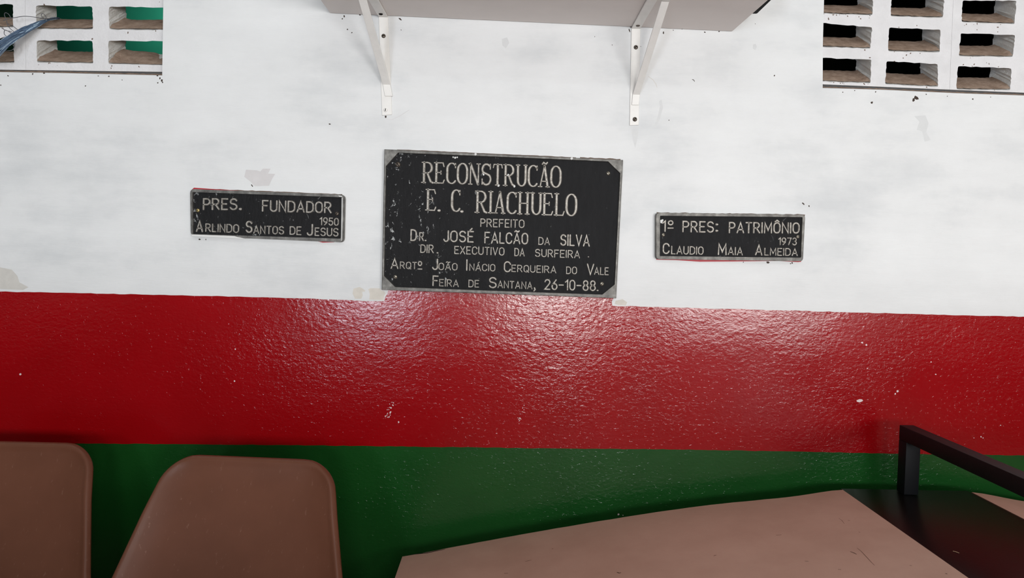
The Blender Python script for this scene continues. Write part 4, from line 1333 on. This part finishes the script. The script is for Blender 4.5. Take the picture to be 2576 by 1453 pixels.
# ------------------------------------------------------------------ moulded chairs
def make_chair(loc, yaw, label):
    """local frame: +x right, -y towards the viewer (front), top edge of the back at y = 0"""
    root = empty('moulded_chair', loc, label, 'chair', 'brown plastic chairs against the wall', rz=yaw)
    ZT, WT, RC = 0.857, 0.358, 0.062
    rec = rad(24)
    # profile of the shell: straight reclined back, then a curve into the seat
    prof_, ss = [], [0, 0.002, 0.005, 0.009, 0.014, 0.02, 0.027, 0.035, 0.044, 0.054, 0.066, 0.08, 0.1, 0.125, 0.155, 0.19, 0.23, 0.27, 0.31, 0.35, 0.38]
    for s in ss:
        prof_.append((s, Vector((0, -s * sin(rec), ZT - s * cos(rec))), Vector((0, -cos(rec), sin(rec)))))
    p = prof_[-1][1]
    ang = rec
    s = ss[-1]
    k = 0
    while k < 26:
        if k < 10: ang += rad(7.2)
        elif k > 20: ang -= rad(9)
        st = 0.016 if k < 10 else 0.024
        d = Vector((0, -sin(ang), -cos(ang)))
        p = p + d * st
        s += st
        prof_.append((s, p.copy(), Vector((0, -cos(ang), sin(ang)))))
        k += 1
    stot = s
    us = [-1, -0.994, -0.985, -0.972, -0.957, -0.94, -0.92, -0.89, -0.84, -0.76, -0.66, -0.52, -0.36, -0.18, 0]
    us = us + [-u for u in us[-2::-1]]
    def halfw(s):
        wd = WT / 2 + 0.24 * min(s, 0.30)
        if s > 0.30:
            x = min((s - 0.30) / 0.2, 1)
            wd += 0.024 * (1 - (1 - x) ** 2) - 0.035 * max(0, (s - 0.5)) / 0.3
        for (sd, R_) in ((s, RC), (stot - s, 0.07)):
            if sd < R_: wd -= R_ - math.sqrt(max(0, R_ * R_ - (R_ - sd) ** 2))
        return wd
    v, f = [], []
    for (s, c, nn) in prof_:
        hw_ = halfw(s)
        full = WT / 2 + 0.24 * min(s, 0.30)
        for u in us:
            x = u * hw_
            # distance from the rim
            de = full - abs(x)
            dt = s
            if de < RC and dt < RC:
                dd = RC - math.hypot(RC - de, RC - dt)
            else:
                dd = min(de, dt)
            dd = min(dd, stot - s, max(0, hw_ - abs(x)) + (0 if s > RC else 1))
            dd = max(dd, 0)
            h = 0
            if dd < 0.0075: h -= 0.011 * (1 - dd / 0.0075) ** 1.8            # lip rolled backwards
            h += 0.0026 * math.exp(-((dd - 0.0105) / 0.0045) ** 2)           # raised bead
            h += 0.004 * math.exp(-(dd / 0.04)) * (1 if dd > 0.012 else 0.7)
            cup = 0.020 * (x / 0.25) ** 2 * min(1, s / 0.12)                 # sides curve forward
            cush = -0.006 * min(1, dd / 0.05)
            v.append(Vector((x, 0, 0)) + c + nn * (h + cup + cush))
    nu = len(us)
    for i in range(len(prof_) - 1):
        for j in range(nu - 1):
            f.append((i * nu + j, i * nu + j + 1, i * nu + nu + j + 1, i * nu + nu + j))
    o = obj('seat_shell', v, f, M['brown_plastic'], root, smooth=True, local=True)
    so = o.modifiers.new('thick', 'SOLIDIFY')
    so.thickness = 0.004
    so.offset = -1
    # steel frame: two side hoops and cross bars under the seat
    zseat = min(q_[1].z for q_ in prof_ if q_[0] < 0.62) - 0.022
    yb_, yf_ = prof_[-26 + 8][1].y, prof_[-4][1].y
    for sx3 in (-1, 1):
        for (y0_, y1_) in ((yf_ + 0.03, yf_ - 0.02), (yb_ - 0.03, yb_ + 0.05)):
            mb = MB()
            mb.tube([(sx3 * 0.15, y0_, zseat - 0.004), (sx3 * 0.17, y0_, zseat - 0.02), (sx3 * 0.185, y0_ + (y1_ - y0_) * 0.1, zseat - 0.06), (sx3 * 0.21, y1_, 0.012)], 0.011, 10)
            mb.build('leg', [M['black_metal']], root, local=True, smooth=True)
    mb = MB()
    for y_ in (yf_ + 0.03, yb_ - 0.03):
        mb.tube([(-0.155, y_, zseat), (0.155, y_, zseat)], 0.010, 8)
    for x_ in (-0.13, 0.13):
        mb.tube([(x_, yf_ + 0.03, zseat), (x_, yb_ - 0.03, zseat)], 0.010, 8)
    mb.build('seat_frame', [M['black_metal']], root, local=True, smooth=True)
    return root
def copy_tree(o, parent=None):
    c = o.copy()
    COL.objects.link(c)
    c.parent = parent
    for ch in o.children: copy_tree(ch, c)
    return c
ch2 = make_chair((-0.541, -0.25, 0), -0.08, 'brown moulded plastic chair nearer the middle, fully seen between table and cropped chair')
ch1 = copy_tree(ch2)
ch1.location = (-1.106, -0.16, 0)
ch1.rotation_euler = (0, 0, -0.02)
ch1['label'] = 'brown moulded plastic chair cut by the left edge of the photo, touching the red band'
